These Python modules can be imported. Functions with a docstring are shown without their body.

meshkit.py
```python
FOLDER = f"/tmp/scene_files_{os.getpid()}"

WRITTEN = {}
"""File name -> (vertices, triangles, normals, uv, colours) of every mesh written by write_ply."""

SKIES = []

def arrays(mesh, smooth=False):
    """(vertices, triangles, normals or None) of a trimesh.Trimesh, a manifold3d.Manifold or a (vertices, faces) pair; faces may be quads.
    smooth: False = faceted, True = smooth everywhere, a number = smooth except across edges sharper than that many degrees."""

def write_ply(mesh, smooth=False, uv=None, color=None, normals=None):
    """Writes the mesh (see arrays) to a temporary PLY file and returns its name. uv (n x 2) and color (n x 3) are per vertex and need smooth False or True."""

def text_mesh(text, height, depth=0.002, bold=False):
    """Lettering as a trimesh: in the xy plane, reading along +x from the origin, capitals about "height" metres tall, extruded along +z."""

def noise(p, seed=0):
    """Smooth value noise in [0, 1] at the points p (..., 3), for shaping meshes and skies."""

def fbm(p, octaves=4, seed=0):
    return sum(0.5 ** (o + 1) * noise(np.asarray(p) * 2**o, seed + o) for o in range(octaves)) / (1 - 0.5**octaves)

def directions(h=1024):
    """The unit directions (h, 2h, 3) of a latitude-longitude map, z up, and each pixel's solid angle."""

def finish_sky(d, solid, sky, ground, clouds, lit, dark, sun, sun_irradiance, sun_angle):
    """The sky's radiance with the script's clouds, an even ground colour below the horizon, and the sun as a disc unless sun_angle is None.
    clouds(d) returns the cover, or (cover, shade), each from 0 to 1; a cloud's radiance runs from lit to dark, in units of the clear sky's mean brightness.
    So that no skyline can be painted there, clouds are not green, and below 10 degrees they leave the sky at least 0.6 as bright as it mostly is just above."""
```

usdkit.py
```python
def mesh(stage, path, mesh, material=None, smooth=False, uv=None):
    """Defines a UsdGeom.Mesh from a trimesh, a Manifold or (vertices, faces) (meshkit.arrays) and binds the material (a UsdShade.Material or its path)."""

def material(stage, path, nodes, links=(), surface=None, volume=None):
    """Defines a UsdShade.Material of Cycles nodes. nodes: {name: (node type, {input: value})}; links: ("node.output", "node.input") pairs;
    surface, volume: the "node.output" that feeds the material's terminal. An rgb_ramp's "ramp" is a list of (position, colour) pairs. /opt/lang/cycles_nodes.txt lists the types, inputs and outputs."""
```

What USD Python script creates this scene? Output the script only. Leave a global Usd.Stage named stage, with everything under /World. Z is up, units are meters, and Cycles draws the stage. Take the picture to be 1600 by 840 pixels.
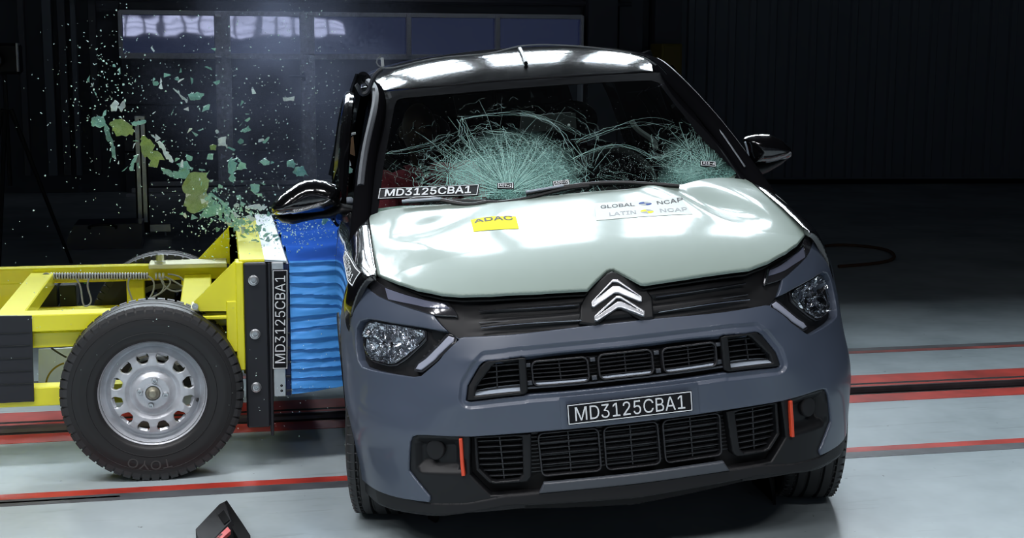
import math, numpy as np, trimesh, shapely, usdkit, meshkit
from shapely.geometry import Polygon, LineString, Point, box as sbox
from shapely.ops import unary_union
from shapely import affinity
from scipy.interpolate import RectBivariateSpline, CubicSpline
from scipy.spatial import Delaunay
from scipy.spatial.transform import Rotation as Ro
from pxr import Usd, UsdGeom, UsdShade, UsdLux, Sdf, Gf

stage = Usd.Stage.CreateInMemory()
UsdGeom.SetStageUpAxis(stage, UsdGeom.Tokens.z)
UsdGeom.SetStageMetersPerUnit(stage, 1.0)
UsdGeom.Xform.Define(stage, '/World')
UsdGeom.Scope.Define(stage, '/World/Looks')
rng = np.random.default_rng(7)

# ------------------------------------------------------------------ camera
F = 2190.15                                   # focal length in pixels of the 1600-wide frame
C = np.array([-.567, -5.911, 1.579])
PITCH, YAW, ROLL = np.radians([8.807, 11.777, -.31])
_fw = np.array([np.sin(YAW)*np.cos(PITCH), np.cos(YAW)*np.cos(PITCH), -np.sin(PITCH)])
_r = np.array([np.cos(YAW), -np.sin(YAW), 0.]); _d = np.cross(_fw, _r)
R = np.stack([np.cos(ROLL)*_r+np.sin(ROLL)*_d, -np.sin(ROLL)*_r+np.cos(ROLL)*_d, _fw])
cam = UsdGeom.Camera.Define(stage, '/World/camera')
_m = np.eye(4); _m[:3, 0], _m[:3, 1], _m[:3, 2], _m[:3, 3] = R[0], -R[1], -R[2], C
cam.AddTransformOp().Set(Gf.Matrix4d(*_m.T.ravel().tolist()))
cam.CreateHorizontalApertureAttr(36.0); cam.CreateVerticalApertureAttr(18.9)
cam.CreateFocalLengthAttr(36.0*F/1600)
cam.CreateFStopAttr(0.0); cam.CreateFocusDistanceAttr(5.0)
cam.CreateExposureAttr(0.0)

# ------------------------------------------------------------------ sky (a trace of hall ambient) and lamp strengths
dome = UsdLux.DomeLight.Define(stage, '/World/hall_ambient')
dome.CreateIntensityAttr(0.012); dome.CreateColorAttr(Gf.Vec3f(.55, .7, 1.))
LAMP_REAR, LAMP_FRONT, SMOKE = 58.0, 32.0, 2.6

# car pose (car local: X to the picture's right, Y to the rear, Z up)
CT = np.array([.678, -1.905, -.003]); CE = (-.298, -4.771, -3.698)
CR = Ro.from_euler('xyz', CE, degrees=True).as_matrix()

def ray(px, car=False):
    u = np.atleast_2d(np.asarray(px, float)); v = np.stack([(u[:, 0]-800)/F, (u[:, 1]-420)/F, np.ones(len(u))], 1) @ R
    return ((C-CT) @ CR, v @ CR) if car else (C, v)
def on(px, ax, val, car=False):               # where the photograph's ray meets a plane of the place
    o, v = ray(px, car); t = (val-o[ax])/v[:, ax]; return o+v*t[:, None]
def proj(P, car=False):
    P = np.atleast_2d(np.asarray(P, float)); P = P @ CR.T+CT if car else P
    q = (P-C) @ R.T; return np.stack([800+F*q[:, 0]/q[:, 2], 420+F*q[:, 1]/q[:, 2]], 1)

# ------------------------------------------------------------------ helpers: prims
_used = {}
def fresh(parent, name):
    k = (parent, name); _used[k] = _used.get(k, -1)+1
    return f'{parent}/{name}' + (f'_{_used[k]:03d}' if _used[k] else '')
def ppath(p): return '/World' if p is None else str(p.GetPath())
def tag(p, label=None, cat=None, group=None, kind=None):
    for k, v in (('label', label), ('category', cat), ('group', group), ('kind', kind)):
        if v: p.SetCustomDataByKey(k, v)
    return p
def thing(name, label, cat, loc=(0, 0, 0), mat=None, group=None, parent=None):
    x = UsdGeom.Xform.Define(stage, fresh('/World', name))
    if mat is None: x.AddTranslateOp().Set(Gf.Vec3d(*map(float, loc)))
    else: x.AddTransformOp().Set(Gf.Matrix4d(*np.asarray(mat).T.ravel().tolist()))
    return tag(x.GetPrim(), label, cat, group)
def obj(name, mesh, m, parent=None, label=None, cat=None, group=None, kind=None, smooth=32):
    if isinstance(mesh, list): mesh = trimesh.util.concatenate(mesh)
    n_ = mesh.metadata.get('soft') if hasattr(mesh, 'metadata') else None
    if n_ is not None and smooth and len(n_) == len(mesh.vertices):
        u = usdkit.mesh(stage, fresh(ppath(parent), name), mesh, M[m], smooth=False)
        u.CreateNormalsAttr(n_.astype(np.float32).tolist()); u.SetNormalsInterpolation('vertex')
        return tag(u.GetPrim(), label, cat, group, kind)
    p = usdkit.mesh(stage, fresh(ppath(parent), name), mesh, M[m], smooth=smooth).GetPrim()
    return tag(p, label, cat, group, kind)
def copy_of(src, name, mat, label=None):
    x = UsdGeom.Xform.Define(stage, fresh('/World', name)); x.AddTransformOp().Set(Gf.Matrix4d(*np.asarray(mat).T.ravel().tolist()))
    p = x.GetPrim(); p.GetReferences().AddInternalReference(src.GetPath())
    x.ClearXformOpOrder(); x.GetPrim().RemoveProperty('xformOp:translate')
    op = x.MakeMatrixXform(); op.Set(Gf.Matrix4d(*np.asarray(mat).T.ravel().tolist()))
    p.SetInstanceable(True)
    cd = src.GetCustomData()
    tag(p, label or cd.get('label'), cd.get('category'), cd.get('group')); return p

# ------------------------------------------------------------------ helpers: shapes
def box(x0, x1, y0, y1, z0, z1, c=0.004):
    e = np.array([x1-x0, y1-y0, z1-z0]); c = min(c, .3*min(abs(e)))
    pts = []
    for s in np.ndindex(2, 2, 2):
        s = np.array(s)*2-1
        for k in range(3):
            q = s*e/2; ins = s*c; ins[k] = 0; pts.append(q-ins)
    m = trimesh.convex.convex_hull(np.array(pts)); m.apply_translation([(x0+x1)/2, (y0+y1)/2, (z0+z1)/2]); return m
def hullm(pts): return trimesh.convex.convex_hull(np.asarray(pts, float))
def tube(pts, r, n=8, closed=False):
    P = np.asarray(pts, float); N = len(P); r = np.broadcast_to(np.asarray(r, float), N)
    T = np.gradient(P, axis=0) if not closed else np.roll(P, -1, 0)-np.roll(P, 1, 0)
    T /= np.linalg.norm(T, axis=1)[:, None]+1e-12
    a = np.array([0, 0, 1.]) if abs(T[0, 2]) < .9 else np.array([1., 0, 0])
    V = []; u = np.cross(T[0], a); u /= np.linalg.norm(u)
    for i in range(N):
        u = u-T[i]*(u@T[i]); u /= np.linalg.norm(u)+1e-12; w = np.cross(T[i], u)
        t = np.arange(n)/n*2*np.pi
        V.append(P[i]+r[i]*(np.cos(t)[:, None]*u+np.sin(t)[:, None]*w))
    V = np.concatenate(V); Fc = []
    for i in range(N if closed else N-1):
        j = (i+1) % N
        for k in range(n):
            l = (k+1) % n; Fc += [[i*n+k, i*n+l, j*n+l], [i*n+k, j*n+l, j*n+k]]
    if not closed:
        for b, s in ((0, 1), (N-1, -1)):
            c = len(V); V = np.vstack([V, P[b]])
            for k in range(n):
                l = (k+1) % n; Fc.append([c, b*n+l, b*n+k] if s > 0 else [c, b*n+k, b*n+l])
    m = trimesh.Trimesh(V, np.array(Fc)[:, ::-1], process=False); return m
def spl(pts, n=40, closed=False):
    P = np.asarray(pts, float)
    if closed: P = np.vstack([P, P[:1]])
    t = np.r_[0, np.cumsum(np.linalg.norm(np.diff(P, axis=0), axis=1))]
    return CubicSpline(t, P, bc_type='periodic' if closed else 'not-a-knot')(np.linspace(0, t[-1], n+1 if closed else n)[: n])
def lathe(prof, n=64, axis='y'):              # profile of (radius, along the axis)
    prof = np.asarray(prof, float); t = np.arange(n)/n*2*np.pi
    V = np.stack([np.outer(np.cos(t), prof[:, 0]), np.outer(np.ones(n), prof[:, 1]), np.outer(np.sin(t), prof[:, 0])], -1)
    k = len(prof); V = V.reshape(-1, 3); Fc = []
    for i in range(n):
        j = (i+1) % n
        for q in range(k-1):
            Fc += [[i*k+q, j*k+q, j*k+q+1], [i*k+q, j*k+q+1, i*k+q+1]]
    m = trimesh.Trimesh(V, np.array(Fc), process=True)
    if axis == 'z': m.vertices = m.vertices[:, [0, 2, 1]]; m.invert()
    if axis == 'x': m.vertices = m.vertices[:, [1, 0, 2]]; m.invert()
    return m
def extr(poly, h, frame=None):                # a polygon of the xy plane, pulled along z
    ms = [trimesh.creation.extrude_polygon(g, h, engine='earcut') for g in getattr(poly, 'geoms', [poly])]
    m = trimesh.util.concatenate(ms)
    if frame is not None: m.apply_transform(frame)
    return m
def frame(o, x, y):                            # local axes x, y (z = x cross y) at o
    x = np.asarray(x, float); x = x/np.linalg.norm(x); y = np.asarray(y, float); y = y-x*(x@y); y /= np.linalg.norm(y)
    T = np.eye(4); T[:3, 0], T[:3, 1], T[:3, 2], T[:3, 3] = x, y, np.cross(x, y), o; return T
def moved(m, T):
    n = m.metadata.get('soft'); m = m.copy(); m.apply_transform(T)
    if n is not None: m.metadata['soft'] = n @ np.asarray(T)[:3, :3].T
    return m
def trans(x, y, z): T = np.eye(4); T[:3, 3] = x, y, z; return T
def rotz(a): return trimesh.transformations.rotation_matrix(a, [0, 0, 1])
def rrect(x0, y0, x1, y1, r): return sbox(x0+r, y0+r, x1-r, y1-r).buffer(r, 4)

class Patch:
    """A smooth surface P(u, v) with its outward side; panels are cut out of it along outlines."""
    def __init__(s, fn, u, v, nu, nv, out, car=True):
        s.fn, s.out, s.car = fn, np.asarray(out, float), car
        s.U, s.V = np.meshgrid(np.linspace(*u, nu), np.linspace(*v, nv), indexing='ij')
        s.P = fn(s.U, s.V); s.q = proj(s.P.reshape(-1, 3), car)
        a = np.arange(nu*nv).reshape(nu, nv)
        s.F = np.concatenate([np.stack([a[:-1, :-1], a[1:, :-1], a[1:, 1:]], -1).reshape(-1, 3), np.stack([a[:-1, :-1], a[1:, 1:], a[:-1, 1:]], -1).reshape(-1, 3)])
        s.uvg = np.stack([s.U.ravel(), s.V.ravel()], 1)
    def normal(s, u, v, e=1e-3):
        n = np.cross(s.fn(u+e, v)-s.fn(u-e, v), s.fn(u, v+e)-s.fn(u, v-e)); n /= np.linalg.norm(n, axis=-1, keepdims=True)+1e-12
        m = n.reshape(-1, 3).mean(0)
        return n if m @ s.out > 0 else -n
    def uv(s, px):                             # where the rays of these pixels meet the surface
        o, D = ray(px, s.car); P = s.P.reshape(-1, 3)
        A, B, Cc = P[s.F[:, 0]], P[s.F[:, 1]], P[s.F[:, 2]]; e1, e2 = B-A, Cc-A; out = []
        for d, p in zip(D, np.atleast_2d(np.asarray(px, float))):
            h = np.cross(d, e2); det = (e1*h).sum(1); det = np.where(abs(det) < 1e-14, 1e-14, det)
            q0 = o-A; a = (q0*h).sum(1)/det; qq = np.cross(q0, e1); b = (qq @ d)/det; t = (e2*qq).sum(1)/det
            ok = np.where((a >= -1e-6) & (b >= -1e-6) & (a+b <= 1+1e-6) & (t > 0))[0]
            if len(ok):
                k = ok[np.argmin(t[ok])]; g = s.uvg[s.F[k]]; out.append(g[0]+a[k]*(g[1]-g[0])+b[k]*(g[2]-g[0]))
            else: out.append(s.uvg[np.argmin(((s.q-p)**2).sum(1))])
        return np.array(out)
    def poly(s, px): return Polygon(s.uv(px)).buffer(0)
    def at(s, uv, w=0.):
        uv = np.atleast_2d(np.asarray(uv, float)); P = s.fn(uv[:, 0], uv[:, 1])
        return P+s.normal(uv[:, 0], uv[:, 1])*np.broadcast_to(w, len(uv))[:, None]
    def panel(s, poly, step=.016, off=0., r=.006, thick=.015, crown=None, rings=(), avoid=None):
        ms = []; soft = []
        for g in getattr(poly, 'geoms', [poly]):
            if g.geom_type != 'Polygon' or g.area < 1e-6: continue
            pts = []
            def ring(gg, sp):
                for L in [gg.exterior, *gg.interiors]:
                    n = max(4, int(np.ceil(L.length/sp))); c = np.array(L.coords)[:-1]
                    seg = shapely.get_coordinates(shapely.segmentize(L, sp)) if sp < L.length else np.array(L.coords)
                    pts.append(seg)
            g = g.simplify(.0004); sp = max(r*.9, .004) if r else step*.7
            ring(g, sp)
            if r:
                for k in (.35, 1.):
                    gi = g.buffer(-r*k)
                    for q in getattr(gi, 'geoms', [gi]):
                        if not q.is_empty: ring(q, sp*(1.2 if k < 1 else 1.6))
            for q in rings:
                c_ = shapely.get_coordinates(shapely.segmentize(q, .0035)); pts.append(c_[shapely.contains_xy(g.buffer(-.002), c_[:, 0], c_[:, 1])])
            x0, y0, x1, y1 = g.bounds
            gx, gy = np.meshgrid(np.arange(x0, x1, step), np.arange(y0, y1, step), indexing='ij'); gx, gy = gx.ravel(), gy.ravel()
            inner = g.buffer(-(r+step*.45)); shapely.prepare(inner)
            k = shapely.contains_xy(inner, gx, gy) if not inner.is_empty else np.zeros(len(gx), bool)
            if avoid is not None: k &= ~shapely.contains_xy(avoid, gx, gy)
            pts.append(np.stack([gx[k], gy[k]], 1))
            p = np.unique(np.round(np.concatenate(pts), 6), axis=0)
            if len(p) < 4: continue
            tri = Delaunay(p, qhull_options='QJ').simplices
            ce = p[tri].mean(1); shapely.prepare(g); tri = tri[shapely.contains_xy(g, ce[:, 0], ce[:, 1])]
            a, b, c = p[tri[:, 0]], p[tri[:, 1]], p[tri[:, 2]]
            ar = (b[:, 0]-a[:, 0])*(c[:, 1]-a[:, 1])-(b[:, 1]-a[:, 1])*(c[:, 0]-a[:, 0])
            tri = tri[abs(ar) > 1e-9]; ar = ar[abs(ar) > 1e-9]; tri[ar < 0] = tri[ar < 0][:, ::-1]
            dist = shapely.distance(g.boundary, shapely.points(p))
            def height(p, dist):
                w = np.full(len(p), float(off))
                if r: dd = np.clip(r-dist, 0, r); w -= r-np.sqrt(np.maximum(r*r-dd*dd, 0))
                return w+crown(p, dist) if crown else w
            w = height(p, dist)
            N = s.normal(p[:, 0], p[:, 1]); B = s.fn(p[:, 0], p[:, 1]); top = B+N*w[:, None]
            def pos(p): return s.fn(p[:, 0], p[:, 1])+s.normal(p[:, 0], p[:, 1])*height(p, shapely.distance(g.boundary, shapely.points(p)))[:, None]
            e = 6e-4; tn = np.cross(pos(p+[e, 0])-pos(p-[e, 0]), pos(p+[0, e])-pos(p-[0, e])); tn /= np.linalg.norm(tn, axis=1)[:, None]+1e-15; tn *= np.sign((tn*N).sum(1))[:, None]
            E = np.sort(np.concatenate([tri[:, [0, 1]], tri[:, [1, 2]], tri[:, [2, 0]]]), axis=1)
            Eo = np.concatenate([tri[:, [0, 1]], tri[:, [1, 2]], tri[:, [2, 0]]])
            _, idx, cnt = np.unique(E, axis=0, return_index=True, return_counts=True); bd = Eo[idx[cnt == 1]]
            bv = np.unique(bd); mp = {v: i for i, v in enumerate(bv)}; n = len(p)
            low = B[bv]+N[bv]*(off-thick)
            V = np.vstack([top, top[bv], low]); nb = len(bv)
            W = []
            for i, j in bd: ia, ja = n+mp[i], n+mp[j]; W += [[ia, ia+nb, ja+nb], [ia, ja+nb, ja]]
            m = trimesh.Trimesh(V, np.vstack([tri, np.array(W)]), process=False)
            fn_ = np.cross(V[tri[:, 1]]-V[tri[:, 0]], V[tri[:, 2]]-V[tri[:, 0]]).sum(0)
            if fn_ @ N.mean(0) < 0: m.invert()
            f_ = np.asarray(m.faces); cr = np.cross(V[f_[:, 1]]-V[f_[:, 0]], V[f_[:, 2]]-V[f_[:, 0]]); vn = np.zeros_like(V)
            for k in range(3): np.add.at(vn, f_[:, k], cr)
            vn /= np.linalg.norm(vn, axis=1)[:, None]+1e-15
            far = dist > max(r*.5, 2*e) if r else np.ones(len(p), bool)
            vn[:n][far] = tn[far]; ms.append(m); soft.append(vn)
        out = trimesh.util.concatenate(ms); out.metadata['soft'] = np.concatenate(soft); return out
    def line(s, uv, r, w=0., n=8, smooth=True, k=None):
        uv = np.asarray(uv, float)
        if smooth and len(uv) > 2: uv = spl(uv, k or 8*len(uv))
        return tube(s.at(uv, w), r, n)
    def wrap(s, m, uv0, du, dv, w):            # bend a flat mesh (x, y, z) onto the surface
        v = np.asarray(m.vertices); uv = np.asarray(uv0)+v[:, :1]*np.asarray(du)+v[:, 1:2]*np.asarray(dv)
        m = m.copy(); m.vertices = s.at(uv, w+v[:, 2]); return m
def mir(g): return affinity.scale(g, -1, 1, origin=(0, 0))
def both(g): return unary_union([g, mir(g)])
def Z(x0, y0, sc, pts): return [(x0+a/sc, y0+b/sc) for a, b in pts]
def mirx(m): m = m.copy(); m.vertices = m.vertices*[-1, 1, 1]; m.invert(); return m

# ------------------------------------------------------------------ materials
M = {}
def mat(name, col, rough=.5, metal=0., coat=0., spec=.5, noise=None, bump=None, **kw):
    """principled surface; noise=(scale, amount, detail) mottles colour, bump=(scale, distance)"""
    nodes = {'p': ('principled_bsdf', dict(base_color=col, roughness=rough, metallic=metal, coat_weight=coat, specular_ior_level=spec, **kw)), 'g': ('texture_coordinate', {})}
    links = []
    if noise:
        nodes['n'] = ('noise_texture', dict(scale=noise[0], detail=noise[2] if len(noise) > 2 else 4.))
        lo, hi = [np.clip(np.array(col)*(1+s*noise[1]), 0, 1) for s in (-1, 1)]
        nodes['r'] = ('rgb_ramp', dict(ramp=[(.3, tuple(lo)), (.7, tuple(hi))])); links += [('g.object', 'n.vector'), ('n.fac', 'r.fac'), ('r.color', 'p.base_color')]
    if bump:
        nodes['bn'] = ('noise_texture', dict(scale=bump[0], detail=3.)); nodes['b'] = ('bump', dict(distance=bump[1], strength=1.))
        links += [('g.object', 'bn.vector'), ('bn.fac', 'b.height'), ('b.normal', 'p.normal')]
    M[name] = usdkit.material(stage, f'/World/Looks/{name}', nodes, links, surface='p.BSDF'); return M[name]
def glow(name, col, strength):
    M[name] = usdkit.material(stage, f'/World/Looks/{name}', {'e': ('emission', dict(color=col, strength=strength))}, [], surface='e.emission')
def pane(name, tint, ior=1.5, rough=0., extra=0.):
    M[name] = usdkit.material(stage, f'/World/Looks/{name}', {'t': ('transparent_bsdf', dict(color=tint)), 'g': ('glossy_bsdf', dict(color=(1, 1, 1), roughness=rough)), 'f': ('fresnel', dict(IOR=ior)),
        'm': ('mix_closure', {})}, [('f.fac', 'm.fac'), ('t.BSDF', 'm.closure1'), ('g.BSDF', 'm.closure2')], surface='m.closure')

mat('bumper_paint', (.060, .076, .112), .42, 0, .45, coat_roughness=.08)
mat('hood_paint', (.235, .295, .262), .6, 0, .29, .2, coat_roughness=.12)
mat('black_gloss', (.004, .004, .005), .12, 0, 1., coat_roughness=.02)
mat('black_satin', (.010, .0105, .012), .46, 0, 0, .28)
mat('black_matte', (.012, .012, .0135), .62, 0, 0, .3, bump=(900, .0004))
mat('dark_void', (.004, .004, .0045), .8)
mat('dark_satin_grey', (.055, .062, .075), .42)
mat('grey_ledge', (.33, .38, .45), .4)
mat('slat_plastic', (.022, .022, .025), .35)
mat('chrome', (.85, .87, .9), .08, 1.)
mat('chrome_badge', (.72, .74, .78), .24, .8)
mat('chrome_dark', (.03, .03, .035), .12, .3, 1.)
mat('reflector', (.93, .95, .98), .12, 1.)
mat('bulb_metal', (.5, .52, .55), .2, 1.)
mat('strip_lens', (.14, .15, .21), .15, 0, .8)
mat('led_white', (.36, .38, .47), .2, 0, .6)
mat('orange_red', (.72, .07, .025), .45)
mat('rubber', (.015, .015, .016), .5)
mat('rubber_letter', (.06, .06, .06), .5)
mat('rubber_worn', (.028, .028, .03), .55, noise=(9, .35))
mat('label_black', (.010, .010, .012), .6, 0, 0, .15)
mat('label_white', (.78, .8, .82), .5)
mat('tag_red', (.62, .10, .10), .5)
mat('sticker_yellow', (.80, .74, .03), .8, 0, 0, .06)
mat('sticker_grey', (.12, .125, .13), .8, 0, 0, .06)
mat('sticker_pale', (.62, .68, .66), .8, 0, 0, .08)
mat('sticker_pale_grey', (.36, .38, .39), .8, 0, 0, .06)
mat('sticker_blue', (.03, .07, .25), .8, 0, 0, .06)
mat('interior_dark', (.004, .004, .0045), .8, 0, 0, .12)
mat('interior_grey', (.03, .034, .034), .7, 0, 0, .2)
mat('pillar_black', (.005, .005, .006), .7, 0, 0, 0.)
mat('interior_light', (.16, .18, .18), .7)
mat('maroon_cloth', (.22, .02, .035), .85, bump=(120, .002))
mat('dummy_skin', (.016, .010, .007), .7, 0, 0, .1)
mat('torn_orange', (.22, .12, .06), .6)
mat('strip_grey', (.05, .053, .062), .55, 0, 0, .08)
mat('wire_grey', (.34, .36, .38), .5)
mat('belt_band', (.35, .42, .4), .7)
pane('windscreen_glass', (.80, .90, .87), 1.36)
pane('dark_glass', (.10, .12, .13))
pane('lens_clear', (.94, .95, .97))
# ================================================================== lamps of the hall (flood lights over and behind the crash zone)
glow('lamp_rear', (.82, .92, 1.), LAMP_REAR); glow('lamp_front', (.98, .98, 1.), LAMP_FRONT)
mat('lamp_housing', (.003, .003, .003), .9, 0, 0, 0.)
mat('floor_paint', (.36, .41, .43), .26, 0, 0, .55)
nodes = {'g': ('texture_coordinate', {}), 'n1': ('noise_texture', dict(scale=.7, detail=6., roughness=.6)), 'r1': ('rgb_ramp', dict(ramp=[(.3, (.36, .43, .46)), (.7, (.53, .61, .64))])),
         'mp': ('mapping', dict(scale=(.5, 6., 1.))), 'n2': ('noise_texture', dict(scale=3.2, detail=8., roughness=.7)), 'r2': ('rgb_ramp', dict(ramp=[(.30, (.55, .56, .56)), (.42, (1, 1, 1))])),
         'n3': ('noise_texture', dict(scale=26., detail=2.)), 'r3': ('rgb_ramp', dict(ramp=[(.235, (.3, .3, .29)), (.26, (1, 1, 1))])), 'm1': ('mix', dict(mix_type='multiply', fac=.55)), 'm2': ('mix', dict(mix_type='multiply', fac=.8)),
         'rr': ('rgb_ramp', dict(ramp=[(.3, (.2, .2, .2)), (.7, (.36, .36, .36))])), 'p': ('principled_bsdf', dict(specular_ior_level=.55))}
M['floor_paint'] = usdkit.material(stage, '/World/Looks/floor_coating', nodes, [('g.object', 'n1.vector'), ('n1.fac', 'r1.fac'), ('g.object', 'mp.vector'), ('mp.vector', 'n2.vector'), ('n2.fac', 'r2.fac'), ('g.object', 'n3.vector'), ('n3.fac', 'r3.fac'),
    ('r1.color', 'm1.color1'), ('r2.color', 'm1.color2'), ('m1.color', 'm2.color1'), ('r3.color', 'm2.color2'), ('m2.color', 'p.base_color'), ('n1.fac', 'rr.fac'), ('rr.color', 'p.roughness')], surface='p.BSDF')
mat('line_red', (.48, .045, .03), .4, noise=(5, .35)); mat('line_red_worn', (.30, .06, .05), .45, noise=(6, .4)); mat('line_grey', (.085, .09, .10), .5, noise=(7, .3))
mat('rail_steel', (.10, .085, .09), .35, .6, noise=(6, .3)); mat('wall_dark', (.09, .10, .12), .7); mat('wall_panel', (.17, .195, .23), .7); mat('ceiling_dark', (.008, .008, .009), .9, 0, 0, .05); mat('gate_frame', (.72, .74, .8), .5); mat('gate_panel', (.075, .08, .10), .5)
mat('gate_blue', (.012, .02, .075), .3); mat('rail_guard', (.55, .57, .6), .5); mat('steel_bright', (.6, .62, .64), .3, .8); mat('alu', (.62, .65, .67), .35, .85, noise=(9, .15)); mat('dim_yellow', (.20, .15, .02), .6); mat('hose_orange', (.10, .045, .02), .7)
nodes = {'d': ('principled_bsdf', dict(base_color=(.008, .012, .045), roughness=.35)), 'gl': ('glossy_bsdf', dict(color=(.75, .78, .95), roughness=.03)), 'g': ('texture_coordinate', {}), 'n': ('noise_texture', dict(scale=2.2, detail=1.5)), 'b': ('bump', dict(distance=.0016, strength=1.)), 'e': ('emission', dict(color=(.16, .24, .9), strength=.022)), 'ad': ('add_closure', {}), 'm': ('mix_closure', dict(fac=.30))}
M['gate_pane'] = usdkit.material(stage, '/World/Looks/gate_pane', nodes, [('g.object', 'n.vector'), ('n.fac', 'b.height'), ('b.normal', 'gl.normal'), ('d.BSDF', 'm.closure1'), ('gl.BSDF', 'm.closure2'), ('m.closure', 'ad.closure1'), ('e.emission', 'ad.closure2')], surface='ad.closure')

def flood(label, mt, w, h, fl, T, first=None, group=None, sd=.35):
    if first is not None: return copy_of(first, 'flood_light', T, label)
    f = thing('flood_light', label, 'lamp', (0, 0, 0), None, group); t = .02
    f.GetAttribute('xformOp:translate').Set(Gf.Vec3d(*map(float, T[:3, 3]))) if False else None
    x = UsdGeom.Xformable(f); x.ClearXformOpOrder(); f.RemoveProperty('xformOp:translate'); x.MakeMatrixXform().Set(Gf.Matrix4d(*T.T.ravel().tolist()))
    obj('housing', [box(-w/2-t, w/2+t, -h/2-t, h/2+t, .012, .10), box(-w/2-t, -w/2, -h/2-t, h/2+t, -sd, .02), box(w/2, w/2+t, -h/2-t, h/2+t, -sd, .02), box(-w/2-t, w/2+t, h/2, h/2+t, -.06, .02)], 'lamp_housing', f)
    obj('barn_door', box(-w/2-t, w/2+t, -h/2-t, -h/2, -fl, .02), 'lamp_housing', f)
    q = np.array([[-w/2, -h/2, .01], [w/2, -h/2, .01], [w/2, h/2, .01], [-w/2, h/2, .01]])
    obj('diffuser', trimesh.Trimesh(q, [[0, 2, 1], [0, 3, 2]], process=False), mt, f, smooth=False); return f
def aim(p, n, up):                             # local -z shines along n, local y is up
    z = -np.asarray(n, float)/np.linalg.norm(n); y = np.asarray(up, float); y = y-z*(y@z); y /= np.linalg.norm(y); T = np.eye(4); T[:3, 0], T[:3, 1], T[:3, 2], T[:3, 3] = np.cross(y, z), y, z, p; return T
# wall of floods behind the car, shining at the crash zone over its own lower flaps
f0 = None
for r, (y, z) in enumerate(((5.0, 3.92), (5.0, 4.78), (5.0, 5.38), (5.0, 5.98))):
    for x in np.arange(-3.3, 5.4, 1.25):
        a = flood(f'rear flood light with barn door, row {r+1} from below, place {int(round((x+3.3)/1.25))+1} from the left', 'lamp_rear', .95, .5, .42, aim((x, y, z), (0, -1, -.15), (0, 0, 1)), f0, 'rear flood lights'); f0 = f0 or a
f1 = None
for x in (-4.2, -3.1, -2.0, -.9, .9, 2.7):
    for y, tl in ((-6.2, .6), (-2.6, .3))[:1 if x > 2 else 2]:
        a = flood(f'overhead flood light with barn door, {"front" if y < -4 else "back"} row, place {int(round((x+4.2)/1.1))+1} from the left', 'lamp_front', 1.0, .6, 1.2, aim((x, y, 4.9), (0, tl, -1), (0, -1, 0)), f1, 'overhead flood lights'); f1 = f1 or a

# ================================================================== setting
FL = obj('floor', box(-10, 14, -13, 11.5, -.2, 0, .001), 'floor_paint', None, kind='structure', smooth=False)
def line(y0, y1, m, name='painted_line', h=.0012): obj(name, box(-9.9, 13.9, y0, y1, 0, h, .0003), m, FL, smooth=False)
line(.235, .395, 'line_red'); line(.12, .205, 'line_red'); line(-.115, .02, 'line_red')
line(.205, .235, 'dark_void', 'rail_groove', .0016); line(.092, .12, 'line_grey', 'rail_groove', .0018); line(.02, .045, 'dark_void', 'rail_groove', .0016)
obj('steel_rail', tube([(x, .068, .004) for x in np.linspace(-9.9, 13.9, 40)], .024, 10), 'rail_steel', FL)
line(-.863, -.80, 'line_red'); line(-.94, -.863, 'line_grey'); line(.93, 1.0, 'line_grey'); line(.875, .93, 'line_red_worn')
obj('painted_line', box(-9.9, -.95, -.905, -.888, 0, .0012, .0003), 'line_red_worn', FL, smooth=False)
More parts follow.
